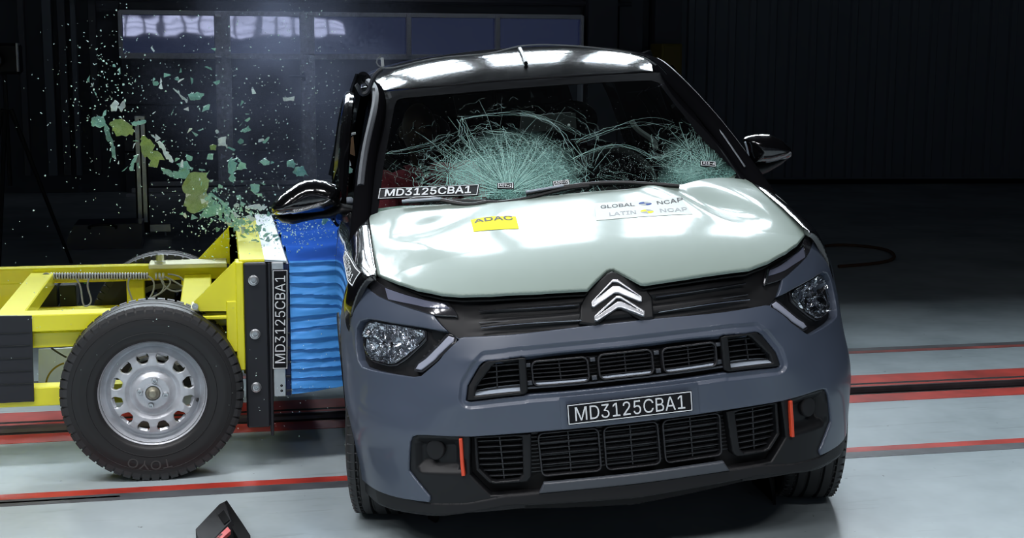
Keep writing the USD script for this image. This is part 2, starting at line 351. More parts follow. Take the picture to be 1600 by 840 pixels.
WB = obj('wall_back', box(-10, 5.5, 10.35, 10.6, 0, 7, .001), 'wall_dark', None, kind='structure', smooth=False)
obj('ceiling', box(-10, 14, -13, 11.5, 7, 7.2, .001), 'ceiling_dark', None, kind='structure', smooth=False)
obj('wall_left', box(-10.2, -10, -13, 11.5, 0, 7, .001), 'wall_dark', None, kind='structure', smooth=False)
obj('wall_right', box(14, 14.2, -13, 11.5, 0, 7, .001), 'wall_dark', None, kind='structure', smooth=False)
obj('wall_front', box(-10, 14, -13.2, -13, 0, 7, .001), 'wall_dark', None, kind='structure', smooth=False)
# daylight window band in the wall behind the camera
glow('daylight_pane', (.80, .84, 1.), 2.6)
for k in range(3):
    wn = thing(f'window_{k+1}', None, None); wn.SetCustomDataByKey('kind', 'structure'); x0 = -4.4+k*2.45
    obj('window_frame', [box(x0-.05, x0+2.45, -13.0, -12.93, zz, zz+.03) for zz in (3.37, 3.53, 3.69, 3.85)]+[box(x0+q*.48-.05, x0+q*.48+.03, -13.0, -12.93, 3.37, 3.88) for q in range(6)], 'wall_panel', wn)
    for q in range(5):
        for r in range(3): obj('pane', box(x0+q*.48+.03, x0+q*.48+.43, -12.99, -12.96, 3.40+r*.16, 3.53+r*.16, .001), 'daylight_pane', wn, smooth=False)
# ribbed dark cladding to the right of the gate, on a plinth
u = np.array([1, -.115, 0.]); u /= np.linalg.norm(u); nrm = np.array([u[1], -u[0], 0]); o0 = np.array([4.62, 10.36, 0])
RW = obj('wall_cladding', hullm([o0+u*a+nrm*b+[0, 0, z] for a in (0, 9.2) for b in (-.1, 0) for z in (.06, 6.9)]), 'wall_panel', None, kind='structure', smooth=False)
for k in range(36):
    c = o0+u*(.12+k*.25); obj('cladding_rib', hullm([c+u*a+nrm*b+[0, 0, z] for a, b in ((-.06, -.01), (-.035, .035), (.035, .035), (.06, -.01)) for z in (.08, 6.9)]), 'wall_panel', RW, smooth=False)
obj('plinth', hullm([o0+u*a+nrm*b+[0, 0, z] for a in (0, 9.2) for b in (-.1, .06) for z in (0, .05)]), 'dark_void', RW, smooth=False)
# the gate with its window band and door
def gx(px, y=100): return on([(px, y)], 1, 10.2)[0][0]
def gz(py, px=500): return on([(px, py)], 1, 10.2)[0][2]
GT = thing('door_1', 'dark sectional gate with a band of blue windows and a personnel door', None, (0, 0, 0)); GT.SetCustomDataByKey('kind', 'structure'); GT.ClearCustomDataByKey('category')
xl, xr = gx(188, 60), gx(908, 60); z1, z0 = gz(26), gz(84); zf = gz(92)
obj('top_rail', box(xl, xr, 10.14, 10.3, z1, z1+.05), 'gate_frame', GT); obj('window_rail', box(xl, xr, 10.14, 10.3, zf-.005, z0-.0), 'gate_frame', GT)
obj('gate_leaf', box(xl, xr, 10.26, 10.34, 0, 2.1, .002), 'gate_panel', GT)
for a, b in ((192, 335), (360, 468), (490, 635), (641, 772), (779, 905)):
    x0, x1 = gx(a, 60), gx(b, 60)
    obj('window_pane', hullm([(x, y+d, z) for x in (x0, x1) for (y, z) in ((10.18, z0), (10.1925, z1)) for d in (0, .01)]), 'gate_pane', GT, smooth=False)
for a, b, lo in ((186, 192, z0-.05), (335.5, 360, .08), (468.5, 490.5, .08), (634, 641, z0-.02), (772, 779, z0), (905, 909, .2)):
    obj('gate_post', box(gx(a, 60), gx(b, 60), 10.10, 10.30, lo, z1+.04), 'gate_frame', GT)
for py in (163, 235): obj('panel_seam', box(xl, xr, 10.235, 10.262, gz(py)-.008, gz(py)+.008), 'dark_void', GT)
for x, y in ((341, 88), (357, 88), (487, 88), (340, 24), (485, 22), (487, 95)):
    c = on([(x, y)], 1, 10.1)[0]; obj('hinge', box(c[0]-.035, c[0]+.035, 10.06, 10.12, c[2]-.016, c[2]+.016), 'steel_bright', GT)
c = on([(470, 119)], 1, 10.08)[0]
obj('door_handle', [tube([c+[.03, .0, 0], c+[.03, -.05, 0], c+[-.13, -.05, 0]], .012, 8), box(c[0]+.01, c[0]+.05, 10.04, 10.1, c[2]-.05, c[2]+.05)], 'black_satin', GT)
for k, (py, x0_, x1_) in enumerate(((282, 236, 562), (290, 208, 562), (297, 200, 470))):
    o = obj('guard_rail', box(gx(x0_, py), gx(x1_, py), 10.0-.1*k, 10.06-.1*k, gz(py)-.02, gz(py)+.025), 'rail_guard', GT)
obj('conduit', tube([(xl-.5, 10.2, z1+.18), (xr+.6, 10.2, z1+.18)], .03, 8), 'gate_panel', GT)
# two dim wall washers over the gate, above the picture
glow('lamp_gate', (.8, .86, 1.), 5.)
for k, x in enumerate((-.6, 1.6)):
    t = thing('wall_washer', f'dim wall washer lamp over the gate, {("left", "right")[k]} one of two', 'lamp', (x, 9.0, 3.7)); T_ = aim((0, 0, 0), (0, .75, -1), (0, -1, 0))
    obj('lamp_body', moved(box(-.45, .45, -.09, .09, .012, .10, .01), T_), 'lamp_housing', t); obj('shade', moved(box(-.45, .45, -.11, -.09, -.05, .10, .003), moved_T := trimesh.transformations.rotation_matrix(0, [1, 0, 0]) @ T_ @ np.diag([1., -1., 1., 1.])), 'lamp_housing', t)
    obj('diffuser', moved(trimesh.Trimesh(np.array([[-.42, -.07, .01], [.42, -.07, .01], [.42, .07, .01], [-.42, .07, .01]]), [[0, 2, 1], [0, 3, 2]], process=False), T_), 'lamp_gate', t, smooth=False)
    obj('bracket', tube([(0, .05, .05), (0, 1.34, .05)], .02, 8), 'lamp_housing', t)
# dark posts and cabinets left and right of the gate
for k, (a, b, m) in enumerate(((68, 82, 'wall_panel'), (92, 104, 'gate_panel'), (112, 120, 'wall_panel'), (140, 152, 'gate_panel'), (30, 40, 'gate_panel'))):
    obj('wall_post', box(gx(a), gx(b), 10.22, 10.36, .2, 3.), m, WB, smooth=False)
for a, b, d in ((915, 960, .3), (968, 1005, .15), (1020, 1062, .25)):
    obj('wall_post', box(gx(a, 20), gx(b, 20), 10.35-d, 10.36, 0, 3.2), 'gate_panel', WB, smooth=False)
p0, p1 = on([(1030, 82)], 1, 9.7)[0], on([(1060, 150)], 1, 9.7)[0]
t = thing('wall_cabinet', 'dim yellow cabinet hanging in the dark beside the gate', 'cabinet', (0, 0, 0))
obj('cabinet_body', box(p0[0], p1[0], 9.6, 10.05, p1[2], p0[2]+.1, .01), 'dim_yellow', t); obj('cabinet_door', box(p0[0]+.02, p1[0]-.02, 9.585, 9.61, p1[2]+.02, p0[2]+.08, .006), 'dim_yellow', t)
obj('bracket', box((p0[0]+p1[0])/2-.04, (p0[0]+p1[0])/2+.04, 9.9, 10.06, 0, p1[2]+.05), 'gate_panel', t)
# aluminium stand behind the shards
s0 = on([(225, 368)], 2, 0)[0]; T = np.eye(4); T[:3, 3] = s0
t = thing('measuring_stand', 'aluminium profile stand on a cross foot behind the flying glass', 'stand', s0)
obj('column', box(-.045, .045, -.045, .045, .02, 1.03, .006), 'alu', t)
for x in (-.048, .0, .048): obj('column_groove', box(x-.006, x+.006, -.05, -.044, .06, 1.0, .001), 'dark_void', t)
obj('foot', box(-.23, -.045, -.04, .04, .035, .105, .006), 'alu', t); obj('foot', box(.045, .23, -.04, .04, .035, .105, .006), 'alu', t)
for x in (-.18, .18): obj('levelling_screw', tube([(x, 0, 0), (x, 0, .04)], .008, 8), 'steel_bright', t)
obj('joint_plate', box(-.055, .055, -.055, .055, .03, .12, .004), 'black_satin', t)
# dark box trolley left of the stand
b0 = on([(165, 384)], 2, 0)[0]
t = thing('equipment_case', 'low dark equipment case on the floor left of the stand', 'case', b0)
obj('case_body', hullm([(x, y, z) for x, y, z in ((-.32, -.2, 0), (.3, -.2, 0), (-.32, .2, 0), (.3, .2, 0), (-.22, -.2, .2), (.3, -.2, .2), (-.22, .2, .2), (.3, .2, .2))]), 'gate_blue', t)
obj('case_handle', tube(spl([(-.1, -.2, .17), (-.1, -.24, .19), (.1, -.24, .19), (.1, -.2, .17)], 16), .01, 6), 'black_satin', t)
# camera tripod far left
b0 = on([(22, 418)], 2, 0)[0]
t = thing('camera_tripod', 'black camera on a tall tripod at the far left of the hall', 'tripod', b0)
for a in (0.4, 2.5, 4.6): obj('leg', tube([(.03*np.cos(a), .03*np.sin(a), 1.15), (.42*np.cos(a), .42*np.sin(a), 0)], [.018, .012], 8), 'black_satin', t)
obj('centre_column', tube([(0, 0, .6), (0, 0, 1.4)], .016, 8), 'black_satin', t)
o = obj('camera_body', box(-.16, .12, -.09, .09, 1.40, 1.62, .02), 'black_matte', t); obj('lens', moved(lathe([(.001, -.2), (.05, -.2), (.055, -.1), (.045, 0), (.045, .02)], 24), trans(-.03, -.06, 1.50)), 'black_gloss', o)
obj('flap', box(.10, .115, -.12, .0, 1.42, 1.62, .002), 'rail_guard', o)
# hose on the floor behind the car
h = on([(1290, 384), (1330, 383), (1375, 388), (1396, 397), (1385, 408), (1350, 413), (1310, 416)], 2, .012)
t = obj('floor_hose', tube(spl(h, 50), .013, 8), 'hose_orange', None, 'dim orange hose in a loop on the dark floor behind the car', 'hose')
# thin smoke hanging round the struck side
SMC, SMR = on([(450, 160)], 1, 2.4)[0], np.array([1.0, 1.0, 1.15])
nodes = {'g': ('texture_coordinate', {}), 'n': ('noise_texture', dict(scale=1.7, detail=5., roughness=.6)), 'r': ('rgb_ramp', dict(ramp=[(.42, (0, 0, 0)), (.72, (1, 1, 1))])), 'v': ('principled_volume', dict(color=(.62, .70, 1.), anisotropy=.2)), 'm': ('math', dict(math_type='multiply', value2=SMOKE)), 'mp': ('mapping', dict(location=tuple(-SMC/SMR), scale=tuple(1/SMR))), 'sp': ('gradient_texture', dict(gradient_type='quadratic_sphere')), 'm2': ('math', dict(math_type='multiply'))}
M['smoke'] = usdkit.material(stage, '/World/Looks/smoke', nodes, [('g.object', 'n.vector'), ('n.fac', 'r.fac'), ('r.color', 'm.value1'), ('g.object', 'mp.vector'), ('mp.vector', 'sp.vector'), ('sp.fac', 'm2.value1'), ('m.value', 'm2.value2'), ('m2.value', 'v.density')], volume='v.volume')
# ================================================================== the car
carT = np.eye(4); carT[:3, :3] = CR; carT[:3, 3] = CT
CAR = thing('car', 'blue-grey compact car with pale green hood and shattered windscreen, struck by the yellow trolley', 'car', mat=carT)

# front fascia: columns follow the plan from the centre line round the corner, rows go up
_fu = [0, .2, .42, .503, .61, .718, .84, .958, 1.08, 1.26]
_fz = [.16, .35, .50, .60, .70, .79, .90, 1.0]
_fx = [[(0, -.05), (.2, -.04), (.42, -.01), (.5, .01), (.60, .055), (.67, .115), (.74, .20), (.79, .30), (.825, .42), (.838, .60)],
       [(0, -.045), (.2, -.035), (.42, -.008), (.51, .015), (.61, .055), (.69, .115), (.765, .20), (.815, .30), (.845, .42), (.86, .60)],
       [(0, -.035), (.2, -.027), (.42, -.002), (.5, .012), (.605, .055), (.69, .115), (.77, .205), (.825, .30), (.855, .42), (.866, .60)],
       [(0, -.03), (.2, -.022), (.42, .002), (.5, .016), (.60, .078), (.69, .162), (.765, .25), (.82, .34), (.853, .44), (.866, .60)],
       [(0, -.015), (.2, -.005), (.42, .016), (.5, .055), (.59, .115), (.68, .195), (.76, .285), (.815, .37), (.85, .46), (.866, .60)],
       [(0, .045), (.2, .05), (.42, .09), (.52, .115), (.6, .165), (.68, .235), (.755, .32), (.808, .40), (.843, .48), (.862, .60)],
       [(0, .105), (.2, .115), (.42, .16), (.52, .2), (.60, .255), (.67, .32), (.735, .385), (.785, .45), (.82, .52), (.845, .62)],
       [(0, .16), (.2, .17), (.42, .21), (.5, .26), (.58, .32), (.65, .38), (.71, .44), (.755, .5), (.79, .57), (.815, .66)]]
_fx = np.array(_fx)
def _row(z): k = max(i for i in range(len(_fz)-1) if _fz[i] <= z); f = (z-_fz[k])/(_fz[k+1]-_fz[k]); return _fx[k]*(1-f)+_fx[k+1]*f
_zz = sorted(_fz+[.67, .69, .712, .74, .765]); _fx = np.array([_row(min(z, .9999)) for z in _zz]); _fz = _zz; _uu = np.r_[-np.array(_fu)[:0:-1], _fu]
_X = np.concatenate([-_fx[:, :0:-1, 0], _fx[:, :, 0]], 1); _Y = np.concatenate([_fx[:, :0:-1, 1], _fx[:, :, 1]], 1)
_sx, _sy = RectBivariateSpline(_fz, _uu, _X, kx=2, ky=3), RectBivariateSpline(_fz, _uu, _Y, kx=2, ky=3)
def fascia_fn(u, v): return np.stack([_sx.ev(v, u), _sy.ev(v, u), np.asarray(v, float)+0*u], -1)
FA = Patch(fascia_fn, (-1.22, 1.22), (.17, .99), 150, 60, (0, -1, .1))

def L(px): return FA.uv(px)
def halfpoly(px, close_center=True):           # outline of the picture's left half, closed on the centre line, then mirrored
    q = L(px); return both(Polygon(q).buffer(0))
# the black grille band under the hood edge
band_bot = L([(1206, 478), (1196.7, 479), (1170.5, 481.4), (1100, 490), (1002, 499.8)])
band_bot_l = L([(699, 517), (711, 527), (716.4, 528.3), (725, 526), (800, 522), (928.6, 507)])
E1 = lambda pts: Z(520, 420, 4.2, pts)
lamp_out = both(FA.poly(E1([(752, 408), (590, 385), (430, 360), (300, 338), (225, 328), (175, 345), (152, 390), (150, 460), (155, 540), (165, 600), (190, 640), (260, 662), (400, 688), (530, 705), (575, 698), (620, 662), (720, 560), (822, 462), (790, 430)])))
lens_p = both(FA.poly(E1([(195, 352), (240, 337), (400, 360), (540, 385), (575, 402), (577, 450), (540, 490), (480, 545), (430, 590), (380, 620), (330, 622), (230, 595), (195, 570), (175, 500), (168, 420), (178, 375)])))
drl_p = both(FA.poly(E1([(748, 430), (792, 440), (785, 468), (680, 560), (565, 662), (522, 655), (545, 620), (650, 530)])))
strip_bot = L(E1([(195, 105), (235, 130), (300, 180), (400, 222), (540, 268), (660, 303), (752, 408)]))
# body-colour bumper: everything, minus grille band, lamp bays and openings
_half = np.vstack([strip_bot, L([(716.4, 528.3), (725, 526), (800, 522), (928.6, 507), (965, 503.5)]), [[.02, .775]]])
low_edge = L(Z(520, 600, 3.817, [(1145, 290), (820, 313), (560, 303), (500, 303), (472, 312), (458, 345), (453, 400), (450, 515), (453, 522), (575, 672), (577, 690), (570, 704), (400, 680), (240, 622), (165, 560)]))
zl = float(low_edge[0, 1])
_c0 = [(.02, _half[-2, 1]), (.02, zl)]
side = [(-1.06, .40), (-1.08, .60), (-1.08, .80), (-1.0, .90)]
body = np.vstack([_half[:-1], _c0, low_edge, side])
body_p = both(Polygon(body).buffer(0).buffer(.0008)).difference(lamp_out.buffer(.001))
E4 = lambda pts: Z(800, 420, 4.2, pts)
up_mid = L([(824, 557), (965, 540), (965, 584), (822, 613)])
hexo = FA.poly([(729, 625), (731, 603), (748.6, 573), (760.5, 563), (815, 556), (822, 558), (825, 612), (819, 617), (735, 626)])
hexi = FA.poly([(741.9, 618), (743, 604), (767.6, 572.4), (774.8, 567.6), (810.5, 563.6), (812.9, 611.7)])
zt, zb = float(hexo.bounds[3]), float(hexo.bounds[1])
up_open = both(unary_union([hexo.buffer(.004), sbox(hexo.bounds[2]-.05, zb+.002, .02, zt+.003)]))
body_p = body_p.difference(up_open)
up_s = up_open.buffer(.03, 12).buffer(-.04, 12).buffer(.01, 12)
# a raised crease round the upper opening and a shallow step below it, as pressed into the real cover
def body_crown(p, d):
    o = shapely.distance(up_s, shapely.points(p))
    k = np.clip((o-.013)/.011, 0, 1); k = k*k*(3-2*k); return -.009*(1-k)
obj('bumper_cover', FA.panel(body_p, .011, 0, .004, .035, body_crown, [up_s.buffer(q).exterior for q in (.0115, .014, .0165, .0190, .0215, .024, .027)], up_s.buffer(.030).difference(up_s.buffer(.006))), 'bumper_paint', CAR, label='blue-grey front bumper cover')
# inner black shell behind all openings
obj('inner_shell', FA.panel(both(Polygon([(.02, .20), (.02, .87), (-.5, .90), (-.72, .88), (-1.0, .9), (-1.1, .8), (-1.1, .45), (-1.0, .3), (-.7, .24)])), .03, -.055, 0, .005), 'dark_void', CAR)

# ---- hood surface
_hz = CubicSpline([-.05, .11, .25, .45, .7, .9, 1.25], [.82, .903, .957, 1.008, 1.052, 1.08, 1.118])
def hood_h(x, y):
    ax = np.abs(x); drop = np.interp(y, [.1, .35, .95, 1.3], [.062, .058, .012, .012])
    return _hz(y)-drop*(ax/.7)**2.4-.03*(np.clip(ax/.7, 0, 1.3))**9*.6
DENT = [(-.49, .70, .15, .10, .6, -.020), (-.30, .62, .10, .16, -.5, .010), (-.56, .50, .07, .16, .5, .010), (.48, .66, .085, .19, .30, -.034), (.36, .70, .04, .20, .3, .016), (.61, .64, .06, .20, .3, .014)]
def hood_fn(x, y):
    z = hood_h(x, y)
    for cx, cy, a, b, th, h in DENT:
        dx, dy = x-cx, y-cy; p, q = dx*np.cos(th)+dy*np.sin(th), -dx*np.sin(th)+dy*np.cos(th)
        z = z+h*np.exp(-(p/a)**2-(q/b)**2)
    return np.stack([x+0*z, y+0*z, z], -1)
HD = Patch(hood_fn, (-.85, .85), (.02, 1.25), 110, 80, (0, -.2, 1))
hood_px = [(591, 432.5), (622.5, 445), (652.5, 455), (690, 462.5), (720, 465), (765, 463.75), (840, 460), (915, 455.75), (918, 455.5), (933, 440), (947.6, 427), (953, 424.5), (959, 424.2), (964, 426.7), (985.7, 437.9), (1000, 445.8), (1007, 447),
           (1070, 437.5), (1120, 430), (1170, 423.75), (1200, 412.5), (1227.5, 397.5), (1245, 385), (1258.8, 368.8), (1252.5, 350), (1232.5, 327.5), (1207.5, 305), (1185, 288.8), (1170, 281), (1160, 277.5), (1132, 281), (1070, 291), (995, 298), (920, 304), (865, 310), (780, 317.5), (690, 324), (600, 329), (585, 330), (575, 334), (570, 347.5), (577.5, 375), (586, 405)]
hood_uv = HD.uv(hood_px); hood_p = Polygon(hood_uv).buffer(0)
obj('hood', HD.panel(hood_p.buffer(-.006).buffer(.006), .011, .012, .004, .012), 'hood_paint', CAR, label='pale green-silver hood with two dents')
obj('hood_underside', HD.panel(hood_p.buffer(-.012), .05, -.02, 0, .006), 'dark_void', CAR)
# ---- grille band, badge, lamps
Z3 = lambda pts: Z(800, 420, 4.2, pts); Z2 = lambda pts: Z(520, 600, 3.817, pts); Z4 = lambda pts: Z(800, 590, 4.2, pts)
def fwrap(px, **k): return FA.panel(FA.poly(px), **k)
band_half = np.vstack([L([(560, 440), (591, 430), (622, 440), (690, 452), (765, 452), (840, 448)]), [[.02, .915]], [[.02, .772]], L([(928, 508), (800, 523), (725, 527), (716, 529), (700, 518)]), strip_bot[::-1][:-1]])
band_p = both(Polygon(band_half).buffer(0))
zc = lambda px: float(L([px])[0, 1])
bz = [zc((800, 484)), zc((800, 508)), zc((800, 500))]
def bandw(p, d):                               # two raised bars run across the band
    w = np.zeros(len(p)); k = 1-np.clip((np.abs(p[:, 0])-.30)/.17, 0, 1); k = k*k*(3-2*k)
    for z0, h in ((bz[0]+.012, .012), (bz[1]+.010, .012)): w += h*k*np.clip(1-np.abs((p[:, 1]-z0)/.014)**4, 0, 1)
    return w
obj('grille_band', FA.panel(band_p, .008, -.012, .004, .02, bandw), 'black_satin', CAR, label='black grille band with two raised bars')
for px in ([(748.6, 486.7), (800, 483.5), (904, 477)], [(752, 513), (800, 508), (908, 501)]):
    q = L(px); 
    for s in (-1, 1):
        qq = q*[s, 1]; obj('chrome_strip', FA.line(qq, .0030, .0085, 6), 'chrome', CAR)
obj('groove_trim', [FA.line(L([(748, 503), (800, 500), (908, 491)])*[s, 1], .0015, -.004, 5) for s in (-1, 1)], 'dark_satin_grey', CAR)
# badge: black shield with two chevrons
shield = FA.poly(Z3([(440, 360), (450, 235), (495, 150), (560, 85), (620, 32), (655, 18), (690, 28), (780, 75), (840, 110), (870, 118), (920, 190), (930, 325), (850, 337), (710, 262), (690, 262), (550, 372)]))
def sym(g): return both(g.buffer(0)) if False else g
BADGE = FA
obj('badge_shield', FA.panel(shield, .008, .006, .006, .03), 'black_satin', CAR)
def chev(o, i, name):
    g = FA.poly(Z3(o)).difference(FA.poly(Z3(i)))
    return obj(name, FA.panel(g, .0028, .019, .0014, .014), 'chrome_badge', CAR)
chev([(519, 224), (655, 80), (690, 82), (846, 194), (846, 224), (828, 224), (692, 168), (668, 168), (534, 262), (519, 256)], [(536, 217), (656, 96), (686, 98), (832, 191), (700, 124), (656, 124)], 'badge_chevron')
chev([(538, 320), (680, 187), (705, 187), (864, 288), (864, 320), (850, 320), (714, 266), (690, 266), (556, 354), (538, 348)], [(556, 322), (682, 204), (706, 204), (850, 295), (714, 226), (688, 226)], 'badge_chevron')
# upper lamp strips between hood and cover
for s in (-1, 1):
    f = (lambda g: g) if s < 0 else mir
    st = f(FA.poly(E1([(225, 60), (262, 62), (340, 112), (450, 150), (545, 180), (660, 205), (755, 212), (795, 258), (820, 300), (815, 315), (795, 310), (660, 302), (540, 266), (400, 220), (300, 178), (250, 145)])))
    nm = 'position_lamp'
    o = obj(nm, FA.panel(st, .01, .0, .003, .02), 'chrome_dark', CAR, label='slim upper lamp strip beside the hood')
    for px in ([(340, 118), (500, 172), (640, 200), (740, 222)], [(340, 118), (360, 205)], [(750, 225), (775, 262), (803, 308)]):
        q = L(E1(px))*[-s*-1 if s < 0 else -1, 1]
        obj('light_guide', FA.line(q, .0022 if px[0][0] != 750 else .004, .004, 6), 'chrome', o)
    obj('inner_lens', FA.panel(f(FA.poly(E1([(345, 125), (500, 178), (735, 228), (770, 262), (600, 250), (520, 232), (365, 200)]))), .01, .003, .001, .004), 'strip_lens', o)
    # main lamp bay
    g = f(FA.poly(E1([(752, 408), (590, 385), (430, 360), (300, 338), (225, 328), (175, 345), (152, 390), (150, 460), (155, 540), (165, 600), (190, 640), (260, 662), (400, 688), (530, 705), (575, 698), (620, 662), (720, 560), (822, 462), (790, 430)])))
    ln = f(FA.poly(E1([(195, 352), (240, 337), (400, 360), (540, 385), (575, 402), (577, 450), (540, 490), (480, 545), (430, 590), (380, 620), (330, 622), (230, 595), (195, 570), (175, 500), (168, 420), (178, 375)])))
    dr = f(FA.poly(E1([(750, 432), (790, 442), (783, 468), (680, 560), (562, 660), (524, 653), (545, 620), (650, 530)])))
    hl = obj('headlight', FA.panel(g.difference(ln.buffer(.004)).buffer(.004), .012, -.030, .004, .05, lambda p, d: -.010*np.clip(d/.05, 0, 1)), 'black_satin', CAR, label='headlight bay with clear lens')
    obj('lens_rim', FA.panel(ln.buffer(.006).difference(ln), .01, -.022, .002, .03), 'chrome_dark', hl)
    ctr = np.array(ln.centroid.coords[0])
    fr_ = np.random.default_rng(21); fc = np.stack([fr_.uniform(-.11, .11, 70), fr_.uniform(-.09, .09, 70)], 1)+ctr; ft = np.stack([fr_.normal(0, .28, 70), fr_.normal(-.12, .30, 70)], 1)
    def bowl(p, d):                            # a dish cut into tilted facets
        k = np.argmin(((p[:, None]-fc[None])**2).sum(2), 1); dd = p-fc[k]
        return -.030*np.clip(d/.05, 0, 1)**.7+(dd*ft[k]).sum(1)
    obj('reflector', FA.panel(ln.buffer(-.002), .0036, -.022, 0, .01, bowl), 'reflector', hl, smooth=False)
    bc = f(Point(*FA.uv(E1([(330, 422)]))[0])); b0 = np.array(bc.coords[0])
    T = frame(FA.at([b0], -.075)[0], *[np.array(q) for q in ((1, 0, 0), (0, 0, 1))]); n0 = FA.normal(np.array([b0[0]]), np.array([b0[1]]))[0]
    T = frame(FA.at([b0], -.08)[0], np.cross([0, 0, 1], n0), [0, 0, 1])
    obj('bulb_holder', moved(lathe([(.001, .055), (.012, .055), (.014, .045), (.014, .03), (.024, .028), (.03, .034), (.033, .02), (.033, 0)], 32, 'z'), T), 'bulb_metal', hl)
    obj('clear_lens', FA.panel(ln, .012, -.014, .004, .006), 'lens_clear', hl)
    obj('running_light', FA.panel(dr, .008, -.012, .003, .02), 'led_white', hl, label='pale slanted daytime running light')
    obj('running_light_trim', FA.panel(dr.buffer(.007).difference(dr.buffer(.0005)), .008, -.014, .002, .02), 'chrome_dark', hl)
    for k in range(5):
        a, b = f(LineString(FA.uv(E1([(555+k*34, 560-k*34), (610+k*26, 600-k*38)])))).coords
        obj('bay_rib', FA.line(np.array([a, b]), .004, -.036, 5, False), 'black_satin', hl)

# ---- upper and lower openings: five cells each
def cells(name, outer, inner, mids, zr, tilt, nsl, off, back, frame_r, ledge):
    """outer/inner: polygons of the left end cell; mids: u-spans of the middle cells"""
    for s in (-1, 1):
        f = (lambda g: g) if s < 0 else mir
        fr = obj(name, FA.panel(f(outer).difference(f(inner)), .008, off, .006, .045), 'black_satin', CAR, label='thick hexagonal grille end frame')
        slats(f(inner), nsl, off-.022, fr)
        if ledge: obj('ledge', FA.panel(f(inner.intersection(sbox(-9, inner.bounds[1], 9, inner.bounds[1]+ledge))), .006, off-.034, .001, .006, lambda p, d: (inner.bounds[1]+ledge-p[:, 1])*1.7), 'grey_ledge', fr)
    for u0, u1, z0, z1 in mids:
        o = rrect(u0, z0, u1, z1, .018); i = rrect(u0+.005, z0+.005, u1-.005, z1-.005, .014)
        fr = obj('grille_cell', FA.panel(o.difference(i), .008, off-.008, .002, .03), 'slat_plastic', CAR)
        slats(i, nsl, off-.022, fr)
        if ledge: obj('ledge', FA.panel(rrect(u0+.008, z0+.005, u1-.008, z0+ledge*.9, .004), .006, off-.034, .001, .006, lambda p, d: (z0+ledge-p[:, 1])*1.7), 'grey_ledge', fr)
def slats(g, n, off, parent):
    x0, z0, x1, z1 = g.bounds
    for k in range(n):
        z = z0+(z1-z0)*(k+.75)/(n+.5)
        l = g.intersection(LineString([(x0-.01, z), (x1+.01, z)]))
        for q in getattr(l, 'geoms', [l]):
            if q.length < .01: continue
            (a, _), (b, _) = q.coords[0], q.coords[-1]
            strip = sbox(min(a, b), z-.0016, max(a, b), z+.0016)
            obj('slat', FA.panel(strip, .05, off, 0, .022), 'slat_plastic', parent, smooth=False)
    xm = (x0+x1)/2
    obj('upright', FA.panel(sbox(xm-.002, z0+.002, xm+.002, z1-.002), .05, off-.003, 0, .012), 'slat_plastic', parent, smooth=False)
ub = lambda px: float(L([px])[0, 0])
m_u0, m_u1, m_c = ub((831, 580)), ub((921, 570)), (ub((932, 570)), ub((1020, 565)))
zt1, zb1 = zc((860, 562)), zc((860, 603))
hw = (m_c[1]-m_c[0])/2
cells('grille_end_frame', hexo, hexi, [(m_u0, m_u1, zb1, zt1), (-hw, hw, zb1+.002, zt1+.002), (-m_u1, -m_u0, zb1, zt1)], None, 0, 5, -.004, 0, .006, .016)
obj('grille_bar', FA.panel(sbox(-.32, zb1-.006, .32, zb1-.001), .03, -.016, 0, .02), 'dark_satin_grey', CAR)
for k, u in enumerate((m_u0-.008, (m_u1-hw)/2, -(m_u1-hw)/2, -m_u0+.008)):
    obj('grille_clip', FA.panel(sbox(u-.008, zb1+.004, u+.008, zb1+.018), .02, -.02, .002, .02), 'dark_satin_grey', CAR)
    obj('grille_clip', FA.panel(sbox(u-.008, zt1-.018, u+.008, zt1-.006), .02, -.02, .002, .02), 'dark_satin_grey', CAR)
# lower cladding
Zlow = [L([p])[0] for p in Z2([(800, 560), (1145, 690)])]
lowo = FA.poly(Z2([(1145, 290), (820, 313), (560, 303), (500, 303), (472, 312), (458, 345), (453, 400), (450, 515), (453, 522), (575, 672), (577, 690), (570, 704), (400, 680), (240, 622), (165, 560), (150, 600), (262, 722), (400, 765), (560, 788), (660, 788), (800, 770), (1145, 740)]))
low_all = both(unary_union([lowo, sbox(lowo.bounds[2]-.01, .252, .02, zl)]).buffer(.002))
open_l = FA.poly(Z2([(815, 318), (1145, 296), (1300, 285), (1300, 640), (1145, 660), (940, 668), (925, 655), (815, 545)]))
open_p = both(unary_union([open_l, sbox(open_l.bounds[2]-.03, open_l.bounds[1]+.012, .02, open_l.bounds[3]-.002)]))
pod = FA.poly(Z2([(470, 318), (760, 322), (795, 550), (640, 545), (480, 515), (462, 400)]))
def lowcrown(p, d):
    inn = np.clip(shapely.distance(both(pod).boundary, shapely.points(p))/.03, 0, 1)*shapely.contains_xy(both(pod), p[:, 0], p[:, 1])
    return -.035*inn
obj('lower_cladding', FA.panel(low_all.difference(open_p), .012, -.008, .005, .04, lowcrown), 'black_satin', CAR, label='black lower bumper cladding')
for s in (-1, 1):
    f = (lambda g: g) if s < 0 else mir
    c = np.array(f(Point(*L(Z2([(590, 405)]))[0])).coords[0])
    obj('fog_lamp_cover', FA.panel(Point(*c).buffer(.034), .008, -.022, .006, .02), 'black_matte', CAR, label='round fog lamp blank')
    rs = f(FA.poly(Z2([(752, 324), (771, 324), (789, 545), (769, 546)])))
    obj('accent_strip', FA.panel(rs, .01, .004, .002, .02), 'orange_red', CAR, label='orange-red upright accent strip')
_su = ub((847, 766)); _s1, _s0 = zc((985, 741)), zc((985, 757))
skid = Polygon([(_su-.01, _s0), (-_su+.01, _s0), (-_su-.008, _s1), (_su+.008, _s1)])
